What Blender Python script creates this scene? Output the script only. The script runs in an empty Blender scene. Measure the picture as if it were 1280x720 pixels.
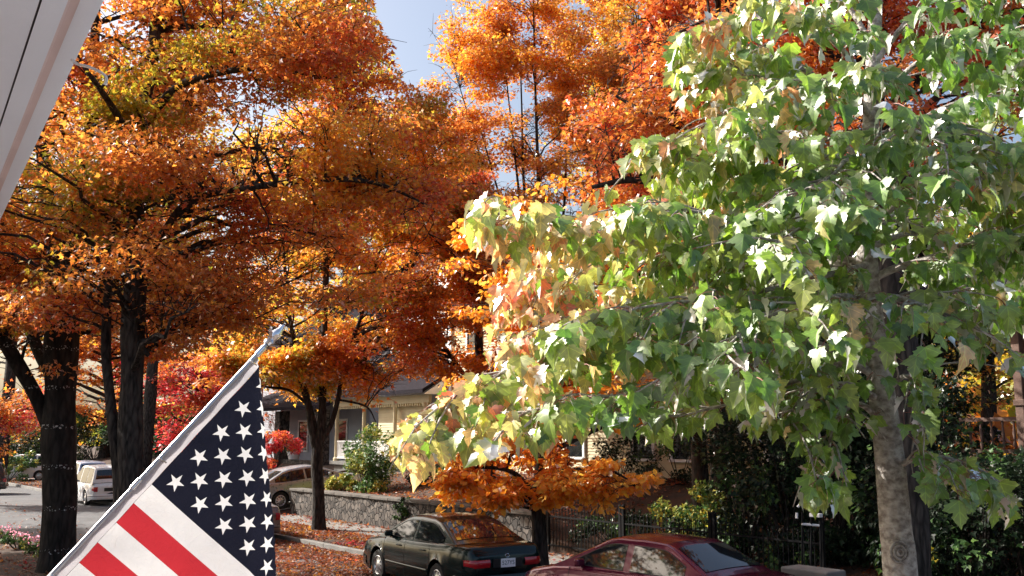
import bpy, bmesh, math, random
import numpy as np
from mathutils import Vector, noise, Matrix
random.seed(7); rng = np.random.default_rng(7)
R = math.radians
scn = bpy.context.scene
COL = scn.collection

# ---------------------------------------------------------------- camera
CAMZ, F, PITCH = 3.0, 1230.0, R(8.55)
cd = bpy.data.cameras.new('camera'); cam = bpy.data.objects.new('camera', cd); COL.objects.link(cam)
cam.location = (0, 0, CAMZ); cam.rotation_euler = (R(90) + PITCH, 0, 0)
cd.sensor_width = 36; cd.lens = 36 * F / 1280; cd.clip_start = .05; cd.clip_end = 3000
scn.camera = cam
# ---------------------------------------------------------------- sky and sun
SUN_D = Vector((-.82, .30, .66)).normalized()
az = math.atan2(SUN_D.x, SUN_D.y); el = math.asin(SUN_D.z)
w = bpy.data.worlds.new('World'); scn.world = w; w.use_nodes = True
nt = w.node_tree; nt.nodes.clear()
sk = nt.nodes.new('ShaderNodeTexSky'); sk.sky_type = 'NISHITA'; sk.sun_disc = False
sk.sun_elevation = el; sk.sun_rotation = az; sk.air_density = 1.0; sk.dust_density = 5; sk.ozone_density = .35
bg = nt.nodes.new('ShaderNodeBackground'); bg.inputs[1].default_value = .10
wo = nt.nodes.new('ShaderNodeOutputWorld')
nt.links.new(sk.outputs[0], bg.inputs[0]); nt.links.new(bg.outputs[0], wo.inputs[0])
sd = bpy.data.lights.new('sun', 'SUN'); sd.energy = 5.0; sd.angle = R(.53); sd.color = (1, .95, .87)
so = bpy.data.objects.new('sun', sd); COL.objects.link(so)
so.rotation_euler = (-SUN_D).to_track_quat('-Z', 'Y').to_euler()
scn.view_settings.view_transform = 'Standard'; scn.view_settings.look = 'None'
scn.view_settings.exposure = 1.12; scn.view_settings.gamma = 1.0; scn.view_settings.use_curve_mapping = False
scn.cycles.max_bounces = 8; scn.cycles.diffuse_bounces = 4; scn.cycles.transmission_bounces = 6
scn.cycles.glossy_bounces = 3; scn.cycles.use_denoising = True

# ---------------------------------------------------------------- measuring helpers
CP, SPN = math.cos(PITCH), math.sin(PITCH)
def Wp(px, py, Y):
    dx, dv = px - 640, 360 - py
    d = Vector((dx, F * CP - dv * SPN, F * SPN + dv * CP))
    return Vector((0, 0, CAMZ)) + d * (Y / d.y)
def proj(P):
    P = np.asarray(P, dtype=float); x, y, z = P[..., 0], P[..., 1], P[..., 2] - CAMZ
    f = y * CP + z * SPN; u = -y * SPN + z * CP
    f = np.where(np.abs(f) < 1e-3, 1e-3, f)
    return 640 + F * x / f, 360 - F * u / f
def SN(s, n, z=0): return Vector((-.6 * s + .8 * n, .8 * s + .6 * n, z))
def sn_of(x, y): return -.6 * x + .8 * y, .8 * x + .6 * y
ROT = math.atan2(.8, -.6)        # heading of the street
def inpoly(px, py, poly):
    px = np.asarray(px); py = np.asarray(py); c = np.zeros(px.shape, bool); n = len(poly)
    for i in range(n):
        x1, y1 = poly[i]; x2, y2 = poly[(i + 1) % n]
        if y1 == y2: continue
        c ^= ((y1 > py) != (y2 > py)) & (px < (x2 - x1) * (py - y1) / (y2 - y1) + x1)
    return c
def sm(a, b, x):
    t = min(1, max(0, (x - a) / (b - a))); return t * t * (3 - 2 * t)

# ---------------------------------------------------------------- materials
def newmat(name):
    m = bpy.data.materials.new(name); m.use_nodes = True; t = m.node_tree
    return m, t, t.nodes['Principled BSDF']
def N(t, kind, **kw):
    n = t.nodes.new(kind)
    for k, v in kw.items():
        if k.startswith('i_'):
            n.inputs[int(k[2:]) if k[2:].isdigit() else k[2:].replace('_', ' ')].default_value = v
        else: setattr(n, k, v)
    return n
def mat(name, col, rough=.6, metal=0, spec=.5, var=.15, scale=6, bump=0, bscale=None, coat=0, col2=None, stretch=None, detail=6):
    m, t, b = newmat(name)
    b.inputs['Roughness'].default_value = rough; b.inputs['Metallic'].default_value = metal
    b.inputs['Specular IOR Level'].default_value = spec; b.inputs['Coat Weight'].default_value = coat
    b.inputs['Coat Roughness'].default_value = .04
    tc = N(t, 'ShaderNodeTexCoord'); mp = N(t, 'ShaderNodeMapping')
    if stretch: mp.inputs['Scale'].default_value = stretch
    t.links.new(tc.outputs['Object'], mp.inputs[0])
    nz = N(t, 'ShaderNodeTexNoise'); nz.inputs['Scale'].default_value = scale; nz.inputs['Detail'].default_value = detail
    t.links.new(mp.outputs[0], nz.inputs['Vector'])
    rp = N(t, 'ShaderNodeValToRGB')
    c2 = col2 or tuple(min(1, c * (1 + var)) for c in col); c1 = tuple(c * (1 - var) for c in col) if not col2 else col
    rp.color_ramp.elements[0].position = .35; rp.color_ramp.elements[1].position = .65
    rp.color_ramp.elements[0].color = (*c1, 1); rp.color_ramp.elements[1].color = (*c2, 1)
    t.links.new(nz.outputs[0], rp.inputs[0]); t.links.new(rp.outputs[0], b.inputs['Base Color'])
    if bump:
        n2 = N(t, 'ShaderNodeTexNoise'); n2.inputs['Scale'].default_value = bscale or scale * 4; n2.inputs['Detail'].default_value = 8
        t.links.new(mp.outputs[0], n2.inputs['Vector'])
        bp = N(t, 'ShaderNodeBump'); bp.inputs['Strength'].default_value = bump; bp.inputs['Distance'].default_value = .02
        t.links.new(n2.outputs[0], bp.inputs['Height']); t.links.new(bp.outputs[0], b.inputs['Normal'])
    return m
def leafmat(name, trans=.45, gloss=.04, rough=.4, veins=False, fk=.3):
    m, t, b = newmat(name); t.nodes.remove(b); out = t.nodes['Material Output']
    at = N(t, 'ShaderNodeAttribute', attribute_name='leaf_colour')
    col = at.outputs['Color']
    if veins:
        uv = N(t, 'ShaderNodeUVMap', uv_map='UVMap'); sx = N(t, 'ShaderNodeSeparateXYZ'); t.links.new(uv.outputs[0], sx.inputs[0])
        ab = N(t, 'ShaderNodeMath', operation='ABSOLUTE'); t.links.new(sx.outputs[0], ab.inputs[0])
        def line(k, off):      # distance to a rib x = k*(y-off)
            a = N(t, 'ShaderNodeMath', operation='SUBTRACT'); t.links.new(sx.outputs[1], a.inputs[0]); a.inputs[1].default_value = off
            c = N(t, 'ShaderNodeMath', operation='MULTIPLY'); t.links.new(a.outputs[0], c.inputs[0]); c.inputs[1].default_value = k
            d = N(t, 'ShaderNodeMath', operation='SUBTRACT'); t.links.new(ab.outputs[0], d.inputs[0]); t.links.new(c.outputs[0], d.inputs[1])
            e = N(t, 'ShaderNodeMath', operation='ABSOLUTE'); t.links.new(d.outputs[0], e.inputs[0]); return e.outputs[0]
        mn = N(t, 'ShaderNodeMath', operation='MINIMUM'); t.links.new(ab.outputs[0], mn.inputs[0]); t.links.new(line(1.15, .02), mn.inputs[1])
        m2 = N(t, 'ShaderNodeMath', operation='MINIMUM'); t.links.new(mn.outputs[0], m2.inputs[0]); t.links.new(line(.8, .42), m2.inputs[1])
        rp = N(t, 'ShaderNodeValToRGB'); rp.color_ramp.elements[0].position = .006; rp.color_ramp.elements[1].position = .03
        rp.color_ramp.elements[0].color = (1.5, 1.5, 1.3, 1); rp.color_ramp.elements[1].color = (1, 1, 1, 1)
        t.links.new(m2.outputs[0], rp.inputs[0])
        nz = N(t, 'ShaderNodeTexNoise'); nz.inputs['Scale'].default_value = 40; tc = N(t, 'ShaderNodeTexCoord'); t.links.new(tc.outputs['Object'], nz.inputs['Vector'])
        r2 = N(t, 'ShaderNodeValToRGB'); r2.color_ramp.elements[0].color = (.75, .78, .7, 1); r2.color_ramp.elements[1].color = (1.2, 1.15, 1.1, 1)
        r2.color_ramp.elements[0].position = .3; r2.color_ramp.elements[1].position = .7
        t.links.new(nz.outputs[0], r2.inputs[0])
        mx = N(t, 'ShaderNodeMix', data_type='RGBA', blend_type='MULTIPLY'); mx.inputs[0].default_value = 1
        t.links.new(col, mx.inputs[6]); t.links.new(rp.outputs[0], mx.inputs[7])
        my = N(t, 'ShaderNodeMix', data_type='RGBA', blend_type='MULTIPLY'); my.inputs[0].default_value = 1
        t.links.new(mx.outputs[2], my.inputs[6]); t.links.new(r2.outputs[0], my.inputs[7]); col = my.outputs[2]
    df = N(t, 'ShaderNodeBsdfDiffuse'); tl = N(t, 'ShaderNodeBsdfTranslucent'); gl = N(t, 'ShaderNodeBsdfGlossy'); gl.inputs['Roughness'].default_value = rough
    t.links.new(col, df.inputs[0])
    # light that passes through a leaf is more saturated
    g = N(t, 'ShaderNodeGamma'); g.inputs[1].default_value = 1.12; t.links.new(col, g.inputs[0])
    bm_ = N(t, 'ShaderNodeMix', data_type='RGBA', blend_type='MULTIPLY'); bm_.inputs[0].default_value = 1; bm_.inputs[7].default_value = (1.5, 1.5, 1.5, 1); t.links.new(g.outputs[0], bm_.inputs[6]); t.links.new(bm_.outputs[2], tl.inputs[0])
    m1 = N(t, 'ShaderNodeMixShader'); m1.inputs[0].default_value = trans; t.links.new(df.outputs[0], m1.inputs[1]); t.links.new(tl.outputs[0], m1.inputs[2])
    fr = N(t, 'ShaderNodeFresnel'); fr.inputs[0].default_value = 1.45
    ma = N(t, 'ShaderNodeMath', operation='MULTIPLY_ADD'); ma.inputs[1].default_value = fk; ma.inputs[2].default_value = gloss; t.links.new(fr.outputs[0], ma.inputs[0])
    m2_ = N(t, 'ShaderNodeMixShader'); t.links.new(ma.outputs[0], m2_.inputs[0]); t.links.new(m1.outputs[0], m2_.inputs[1]); t.links.new(gl.outputs[0], m2_.inputs[2])
    t.links.new(m2_.outputs[0], out.inputs[0])
    return m
def barkmat(name, c1, c2, scale=5, bump=.8, bands=False, zs=.25):
    m, t, b = newmat(name); b.inputs['Roughness'].default_value = .9; b.inputs['Specular IOR Level'].default_value = .25
    tc = N(t, 'ShaderNodeTexCoord'); mp = N(t, 'ShaderNodeMapping'); mp.inputs['Scale'].default_value = (1, 1, zs); t.links.new(tc.outputs['Object'], mp.inputs[0])
    nz = N(t, 'ShaderNodeTexNoise'); nz.inputs['Scale'].default_value = scale * 2; nz.inputs['Detail'].default_value = 10; nz.inputs['Distortion'].default_value = .6; t.links.new(mp.outputs[0], nz.inputs['Vector'])
    vo = N(t, 'ShaderNodeTexVoronoi', feature='DISTANCE_TO_EDGE'); vo.inputs['Scale'].default_value = scale * 1.6; t.links.new(mp.outputs[0], vo.inputs['Vector'])
    mu = N(t, 'ShaderNodeMath', operation='MULTIPLY_ADD'); mu.inputs[1].default_value = .8; t.links.new(vo.outputs[0], mu.inputs[0]); t.links.new(nz.outputs[0], mu.inputs[2])
    rp = N(t, 'ShaderNodeValToRGB'); rp.color_ramp.elements[0].position = .4; rp.color_ramp.elements[1].position = .8
    rp.color_ramp.elements[0].color = (*c1, 1); rp.color_ramp.elements[1].color = (*c2, 1); t.links.new(mu.outputs[0], rp.inputs[0])
    last = rp.outputs[0]
    if bands:      # pale lichen flecks in rows round the trunk
        sx = N(t, 'ShaderNodeSeparateXYZ'); t.links.new(tc.outputs['Object'], sx.inputs[0])
        wv = N(t, 'ShaderNodeTexWave', bands_direction='Z'); wv.inputs['Scale'].default_value = .36; wv.inputs['Distortion'].default_value = 2.2; wv.inputs['Detail Scale'].default_value = .35; t.links.new(tc.outputs['Object'], wv.inputs[0])
        n3 = N(t, 'ShaderNodeTexNoise'); n3.inputs['Scale'].default_value = 22; t.links.new(tc.outputs['Object'], n3.inputs['Vector'])
        a = N(t, 'ShaderNodeMath', operation='GREATER_THAN'); a.inputs[1].default_value = .97; t.links.new(wv.outputs['Fac'], a.inputs[0])
        c = N(t, 'ShaderNodeMath', operation='GREATER_THAN'); c.inputs[1].default_value = .61; t.links.new(n3.outputs[0], c.inputs[0])
        d = N(t, 'ShaderNodeMath', operation='MULTIPLY'); t.links.new(a.outputs[0], d.inputs[0]); t.links.new(c.outputs[0], d.inputs[1])
        mx = N(t, 'ShaderNodeMix', data_type='RGBA'); t.links.new(d.outputs[0], mx.inputs[0]); t.links.new(last, mx.inputs[6]); mx.inputs[7].default_value = (.5, .5, .48, 1); last = mx.outputs[2]
    t.links.new(last, b.inputs['Base Color'])
    bp = N(t, 'ShaderNodeBump'); bp.inputs['Strength'].default_value = bump; bp.inputs['Distance'].default_value = .03
    t.links.new(mu.outputs[0], bp.inputs['Height']); t.links.new(bp.outputs[0], b.inputs['Normal'])
    return m
M = {}
M['leaf'] = leafmat('autumn_leaf', .6, .01, .5)
M['bigleaf'] = leafmat('maple_leaf', .5, .06, .45, veins=True, fk=.9)
M['shrubleaf'] = leafmat('shrub_leaf', .25, .01, .45, fk=.25)
M['bark'] = barkmat('dark_maple_bark', (.012, .010, .009), (.065, .055, .048), scale=7)
M['barkb'] = barkmat('dark_bark_with_flecks', (.010, .009, .008), (.04, .034, .03), bands=True)
M['barkl'] = mat('pale_young_maple_bark', (.20, .17, .15), .85, col2=(.50, .47, .43), scale=30, bump=.7, bscale=60, detail=10, stretch=(1, 1, 1.3))
M['asphalt'] = mat('asphalt', (.085, .085, .09), .85, var=.2, scale=1.2, bump=.4, bscale=60)
M['soil'] = mat('leaf_littered_soil', (.03, .02, .014), .95, col2=(.075, .035, .018), scale=2.5, bump=.6, bscale=20)
M['conc'] = mat('concrete', (.17, .165, .155), .85, var=.18, scale=2, bump=.3, bscale=40)
M['iron'] = mat('black_iron', (.008, .008, .009), .8, spec=.15, var=.2, scale=20)
M['white'] = mat('white_paint', (.78, .78, .77), .5, var=.05, scale=3)
M['soffit'] = mat('porch_eave_paint', (.68, .74, .86), .6, var=.05, scale=1.5, bump=.12, bscale=30)
M['pink'] = mat('primer_pink_paint', (.62, .52, .54), .6, var=.06, scale=5)  # pinkish tone for the cove of the eave moulding
M['groove'] = mat('dirty_groove', (.05, .045, .06), .9)  # near-black tone for the eave joints
M['cream'] = mat('cream_siding', (.50, .43, .27), .7, var=.08, scale=1.5, bump=.15, bscale=30)
M['greysid'] = mat('blue_grey_siding', (.30, .33, .38), .7, var=.08, scale=1.5, bump=.15, bscale=30)
M['shingle'] = mat('dark_roof_shingle', (.016, .013, .018), .95, spec=.1, var=.3, scale=9, bump=.5, bscale=30)
M['wood'] = mat('weathered_brown_wood', (.13, .075, .055), .7, var=.25, scale=6, bump=.3, bscale=20)
M['pane'] = mat('dark_window_glass', (.012, .013, .016), .06, spec=.6, var=.1)
M['brick'] = mat('brick_edging', (.20, .08, .05), .85, var=.3, scale=9, bump=.4)
M['silver'] = mat('bright_silver_metal', (.85, .85, .87), .22, metal=1, var=.04)
M['pole'] = mat('polished_aluminium', (.50, .49, .52), .3, metal=1, var=.04)
def stonemat():
    m, t, b = newmat('rubble_stone'); b.inputs['Roughness'].default_value = .9
    tc = N(t, 'ShaderNodeTexCoord'); mp = N(t, 'ShaderNodeMapping'); mp.inputs['Scale'].default_value = (1, 1, .9); t.links.new(tc.outputs['Object'], mp.inputs[0])
    dn = N(t, 'ShaderNodeTexNoise'); dn.inputs['Scale'].default_value = 3; t.links.new(mp.outputs[0], dn.inputs['Vector'])
    mxv = N(t, 'ShaderNodeMix', data_type='RGBA'); mxv.inputs[0].default_value = .12; t.links.new(mp.outputs[0], mxv.inputs[6]); t.links.new(dn.outputs[1], mxv.inputs[7])
    v = N(t, 'ShaderNodeTexVoronoi'); v.inputs['Scale'].default_value = 6.0; t.links.new(mxv.outputs[2], v.inputs['Vector'])
    e = N(t, 'ShaderNodeTexVoronoi', feature='DISTANCE_TO_EDGE'); e.inputs['Scale'].default_value = 6.0; t.links.new(mxv.outputs[2], e.inputs['Vector'])
    sx = N(t, 'ShaderNodeSeparateXYZ'); t.links.new(v.outputs['Color'], sx.inputs[0])
    rp = N(t, 'ShaderNodeValToRGB'); rp.color_ramp.elements[0].color = (.035, .03, .027, 1); rp.color_ramp.elements[1].color = (.13, .11, .095, 1)
    t.links.new(sx.outputs[0], rp.inputs[0])
    ed = N(t, 'ShaderNodeValToRGB'); ed.color_ramp.elements[0].position = .02; ed.color_ramp.elements[1].position = .09
    ed.color_ramp.elements[0].color = (.18, .17, .16, 1); ed.color_ramp.elements[1].color = (1, 1, 1, 1); t.links.new(e.outputs[0], ed.inputs[0])
    mx = N(t, 'ShaderNodeMix', data_type='RGBA', blend_type='MULTIPLY'); mx.inputs[0].default_value = 1; t.links.new(rp.outputs[0], mx.inputs[6]); t.links.new(ed.outputs[0], mx.inputs[7])
    t.links.new(mx.outputs[2], b.inputs['Base Color'])
    bp = N(t, 'ShaderNodeBump'); bp.inputs['Strength'].default_value = 1; bp.inputs['Distance'].default_value = .06; t.links.new(ed.outputs[0], bp.inputs['Height']); t.links.new(bp.outputs[0], b.inputs['Normal'])
    return m
M['stone'] = stonemat(); M['coping'] = mat('mossy_coping_stone', (.10, .09, .08), .9, var=.3, scale=3, bump=.4)  # coping is dark grey-brown with random tone

# ---------------------------------------------------------------- object helpers
def thing(name, label, cat, loc=(0, 0, 0), rz=0, group=None):
    o = bpy.data.objects.new(name, None); COL.objects.link(o); o.location = loc; o.rotation_euler = (0, 0, rz)
    o['label'] = label; o['category'] = cat
    if group: o['group'] = group
    o.empty_display_size = .2
    return o
def tag(o, label, cat, group=None):
    o['label'] = label; o['category'] = cat
    if group: o['group'] = group
    return o
class G:
    """collects shapes, then links them as one mesh object"""
    def __init__(s): s.v = []; s.f = []; s.m = []; s.cm = 0
    def add(s, vs, fs):
        b = len(s.v); s.v += [tuple(p) for p in vs]
        for f in fs: s.f.append(tuple(i + b for i in f)); s.m.append(s.cm)
        return s
    def box(s, c, sz, rz=0, bev=0):
        x, y, z = [k / 2 for k in sz]; ca, sa = math.cos(rz), math.sin(rz); vs = []
        if bev:
            bm = bmesh.new(); bmesh.ops.create_cube(bm, size=1); bmesh.ops.scale(bm, vec=sz, verts=bm.verts)
            bmesh.ops.bevel(bm, geom=bm.edges[:], offset=bev, segments=2, affect='EDGES', profile=.5)
            pts = [v.co.copy() for v in bm.verts]; fs = [[v.index for v in f.verts] for f in bm.faces]; bm.free()
        else:
            pts = [Vector((i * x, j * y, k * z)) for i in (-1, 1) for j in (-1, 1) for k in (-1, 1)]
            fs = [(0, 1, 3, 2), (4, 6, 7, 5), (0, 4, 5, 1), (2, 3, 7, 6), (0, 2, 6, 4), (1, 5, 7, 3)]
        for p in pts: vs.append((c[0] + p.x * ca - p.y * sa, c[1] + p.x * sa + p.y * ca, c[2] + p.z))
        return s.add(vs, fs)
    def tube(s, pts, rad, k=8, cap=True, wob=0):
        pts = [Vector(p) for p in pts]; n = len(pts)
        if not hasattr(rad, '__len__'): rad = [rad] * n
        vs = []; fs = []; up = None
        for i in range(n):
            t = (pts[min(i + 1, n - 1)] - pts[max(i - 1, 0)]).normalized()
            if up is None: up = t.orthogonal().normalized()
            a = (up - t * up.dot(t)); a = a.normalized() if a.length > 1e-5 else t.orthogonal().normalized(); up = a; b = t.cross(a)
            for j in range(k):
                th = 2 * math.pi * j / k; r = rad[i]
                if wob: r *= 1 + wob * noise.noise(Vector((math.cos(th) * 1.7, math.sin(th) * 1.7, 0)) + pts[i] * .9) + .5 * wob * noise.noise(Vector((math.cos(th) * 4, math.sin(th) * 4, pts[i].z * .6 + pts[i].x)))
                vs.append(pts[i] + (a * math.cos(th) + b * math.sin(th)) * r)
        for i in range(n - 1):
            for j in range(k): fs.append((i * k + j, i * k + (j + 1) % k, (i + 1) * k + (j + 1) % k, (i + 1) * k + j))
        if cap: fs.append(tuple(range(k))[::-1]); fs.append(tuple((n - 1) * k + j for j in range(k)))
        return s.add(vs, fs)
    def lathe(s, prof, k=24, axis='z', off=(0, 0, 0)):
        vs = []; fs = []
        for r, h in prof:
            for j in range(k):
                a = 2 * math.pi * j / k; c = (r * math.cos(a), r * math.sin(a), h)
                if axis == 'y': c = (c[0], h, c[1])
                if axis == 'x': c = (h, c[0], c[1])
                vs.append((c[0] + off[0], c[1] + off[1], c[2] + off[2]))
        for i in range(len(prof) - 1):
            for j in range(k): fs.append((i * k + j, i * k + (j + 1) % k, (i + 1) * k + (j + 1) % k, (i + 1) * k + j))
        return s.add(vs, fs)
    def grid(s, fn, nu, nv):
        vs = [fn(i / nu, j / nv) for i in range(nu + 1) for j in range(nv + 1)]
        fs = [(i * (nv + 1) + j, (i + 1) * (nv + 1) + j, (i + 1) * (nv + 1) + j + 1, i * (nv + 1) + j + 1) for i in range(nu) for j in range(nv)]
        return s.add(vs, fs)
    def build(s, name, m, parent=None, smooth=None, fixn=False):
        me = bpy.data.meshes.new(name); me.from_pydata(s.v, [], s.f); ms = m if isinstance(m, (list, tuple)) else [m]
        for q in ms: me.materials.append(q)
        if len(ms) > 1: me.polygons.foreach_set('material_index', s.m)
        me.update()
        if fixn:
            bm = bmesh.new(); bm.from_mesh(me); bmesh.ops.recalc_face_normals(bm, faces=bm.faces[:]); bm.to_mesh(me); bm.free()
        if smooth is not None:
            me.polygons.foreach_set('use_smooth', [True] * len(me.polygons)); me.set_sharp_from_angle(angle=R(smooth))
        o = bpy.data.objects.new(name, me); COL.objects.link(o)
        if parent: o.parent = parent
        return o
def smoothpath(cp, n):
    """Catmull-Rom through (x,y,z,r) rows"""
    cp = np.array([list(c) for c in cp], float)
    P = np.vstack([2 * cp[0] - cp[1], cp, 2 * cp[-1] - cp[-2]]); out = []
    for i in range(1, len(P) - 2):
        for t in np.linspace(0, 1, n, endpoint=False):
            out.append(.5 * ((2 * P[i]) + (-P[i - 1] + P[i + 1]) * t + (2 * P[i - 1] - 5 * P[i] + 4 * P[i + 1] - P[i + 2]) * t * t + (-P[i - 1] + 3 * P[i] - 3 * P[i + 1] + P[i + 2]) * t ** 3))
    out.append(P[-2]); return np.array(out)

# leaf templates: x across, y along the midrib, z out of the blade
def tmpl_small():
    v = [(0, 0, 0), (.5, .32, .06), (.2, .48, .02), (0, 1, -.12), (-.2, .48, .02), (-.5, .32, .06)]
    f = [(0, 1, 2), (0, 2, 3), (0, 3, 4), (0, 4, 5)]
    return np.array(v, float), f
def tmpl_round():
    v = [(0, 0, 0), (.32, .3, .05), (.28, .7, .04), (0, 1, -.08), (-.28, .7, .04), (-.32, .3, .05)]
    return np.array(v, float), [(0, 1, 2, 3), (0, 3, 4, 5)]
def tmpl_maple(fold, droop, curl, skew, seed):
    rr = random.Random(seed)
    half = [(.06, -.03, 0), (.20, -.06, .02), (.33, -.01, .04), (.31, .08, .08), (.42, .16, .14), (.53, .21, .18), (.50, .30, .22), (.62, .42, .26), (.43, .46, .31),
            (.38, .52, .35), (.25, .51, .42), (.24, .58, .48), (.33, .67, .56), (.24, .74, .64), (.20, .82, .73), (.10, .91, .84), (0, 1.06, 1.0)]
    v = []; f = []; uv = []
    def put(x, y):
        uv.append((x, y)); X = x * (1 + skew * (1 if x > 0 else -1))
        z = fold * abs(x) - droop * y * y - curl * x * x + .02 * math.sin(9 * x + 5 * y + seed)
        v.append((X, y, z)); return len(v) - 1
    put(0, 0)
    for sgn in (1, -1):
        pr = 0; po = None
        for (x, y, ry) in half:
            x *= 1 + rr.uniform(-.08, .08); y += rr.uniform(-.015, .015)
            mid = put(sgn * x * .45, ry * .55 + y * .45) if x > .05 else None
            rb = put(0, ry) if ry > 0 else 0; o = put(sgn * x, y)
            if po is not None:
                a, pm, b = po
                if mid is not None:
                    fs = [(a, pm, mid, rb) if rb != a else (a, pm, mid), (pm, b, o, mid)]
                else: fs = [(a, pm, rb), (pm, b, o, rb)]
                for q in fs: f.append(q if sgn > 0 else q[::-1])
            if mid is not None: po = (rb, mid, o)
    return np.array(v, float), f, np.array(uv)
def leafmesh(name, m, pos, T, Nn, size, col, tm, parent=None, uvs=None, smooth=False):
    tv, tf = tm[0], tm[1]; n = len(pos); k = len(tv)
    T = T / (np.linalg.norm(T, axis=1, keepdims=True) + 1e-9)
    B = np.cross(T, Nn); B /= (np.linalg.norm(B, axis=1, keepdims=True) + 1e-9); N2 = np.cross(B, T)
    V = pos[:, None, :] + size[:, None, None] * (tv[None, :, 0, None] * B[:, None] + tv[None, :, 1, None] * T[:, None] + tv[None, :, 2, None] * N2[:, None])
    V = V.reshape(-1, 3)
    lens = np.array([len(f) for f in tf]); idx = np.concatenate([np.array(f) for f in tf])
    LI = (np.arange(n)[:, None] * k + idx[None]).ravel(); LT = np.tile(lens, n); LS = np.concatenate([[0], np.cumsum(LT)[:-1]])
    me = bpy.data.meshes.new(name); me.vertices.add(len(V)); me.vertices.foreach_set('co', V.astype(np.float32).ravel())
    me.loops.add(len(LI)); me.loops.foreach_set('vertex_index', LI.astype(np.int32))
    me.polygons.add(len(LT)); me.polygons.foreach_set('loop_start', LS.astype(np.int32))
    ca = me.attributes.new('leaf_colour', 'FLOAT_COLOR', 'POINT')
    C4 = np.ones((n, k, 4), np.float32); C4[..., :3] = col[:, None, :]; ca.data.foreach_set('color', C4.ravel())
    if len(tm) > 2:
        ul = me.uv_layers.new(name='UVMap'); U = np.tile(tm[2][idx], (n, 1)); ul.data.foreach_set('uv', U.astype(np.float32).ravel())
    me.update(calc_edges=True)
    if smooth: me.polygons.foreach_set('use_smooth', np.ones(len(LT), bool))
    me.materials.append(m); o = bpy.data.objects.new(name, me); COL.objects.link(o)
    if parent: o.parent = parent
    return o
SMALL, ROUND = tmpl_small(), tmpl_round()

PAL = dict(
    orange=[(.58, .24, .045), (.54, .19, .04), (.62, .31, .055), (.46, .16, .035)],
    redor=[(.56, .14, .05), (.54, .17, .04), (.58, .21, .05), (.48, .10, .04)],
    gold=[(.72, .40, .05), (.68, .32, .04), (.70, .48, .08), (.62, .26, .04)],
    olive=[(.27, .29, .04), (.42, .33, .035), (.48, .36, .04), (.34, .31, .035), (.56, .36, .04)],
    crimson=[(.50, .04, .05), (.58, .07, .08), (.42, .03, .05), (.60, .12, .08)],
    amber=[(.66, .25, .02), (.62, .22, .02), (.70, .32, .03), (.55, .17, .02)],
    amberlight=[(.78, .42, .06), (.74, .36, .05), (.80, .50, .09), (.68, .30, .04)],
    green=[(.05, .11, .03), (.07, .15, .04), (.04, .08, .025), (.10, .18, .04)],
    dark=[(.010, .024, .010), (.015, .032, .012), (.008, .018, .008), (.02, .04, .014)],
    yelgreen=[(.25, .28, .06), (.35, .36, .08), (.16, .22, .05), (.45, .38, .08)])
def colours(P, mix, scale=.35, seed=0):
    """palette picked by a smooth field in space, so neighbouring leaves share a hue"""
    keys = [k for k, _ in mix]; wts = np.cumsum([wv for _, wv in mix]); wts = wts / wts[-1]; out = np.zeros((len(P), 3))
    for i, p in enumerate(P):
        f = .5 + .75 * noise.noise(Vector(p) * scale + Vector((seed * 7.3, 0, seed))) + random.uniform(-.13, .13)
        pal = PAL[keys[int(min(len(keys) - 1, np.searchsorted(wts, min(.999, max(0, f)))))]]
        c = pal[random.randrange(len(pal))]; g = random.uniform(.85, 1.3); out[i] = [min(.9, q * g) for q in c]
    return out

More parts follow.
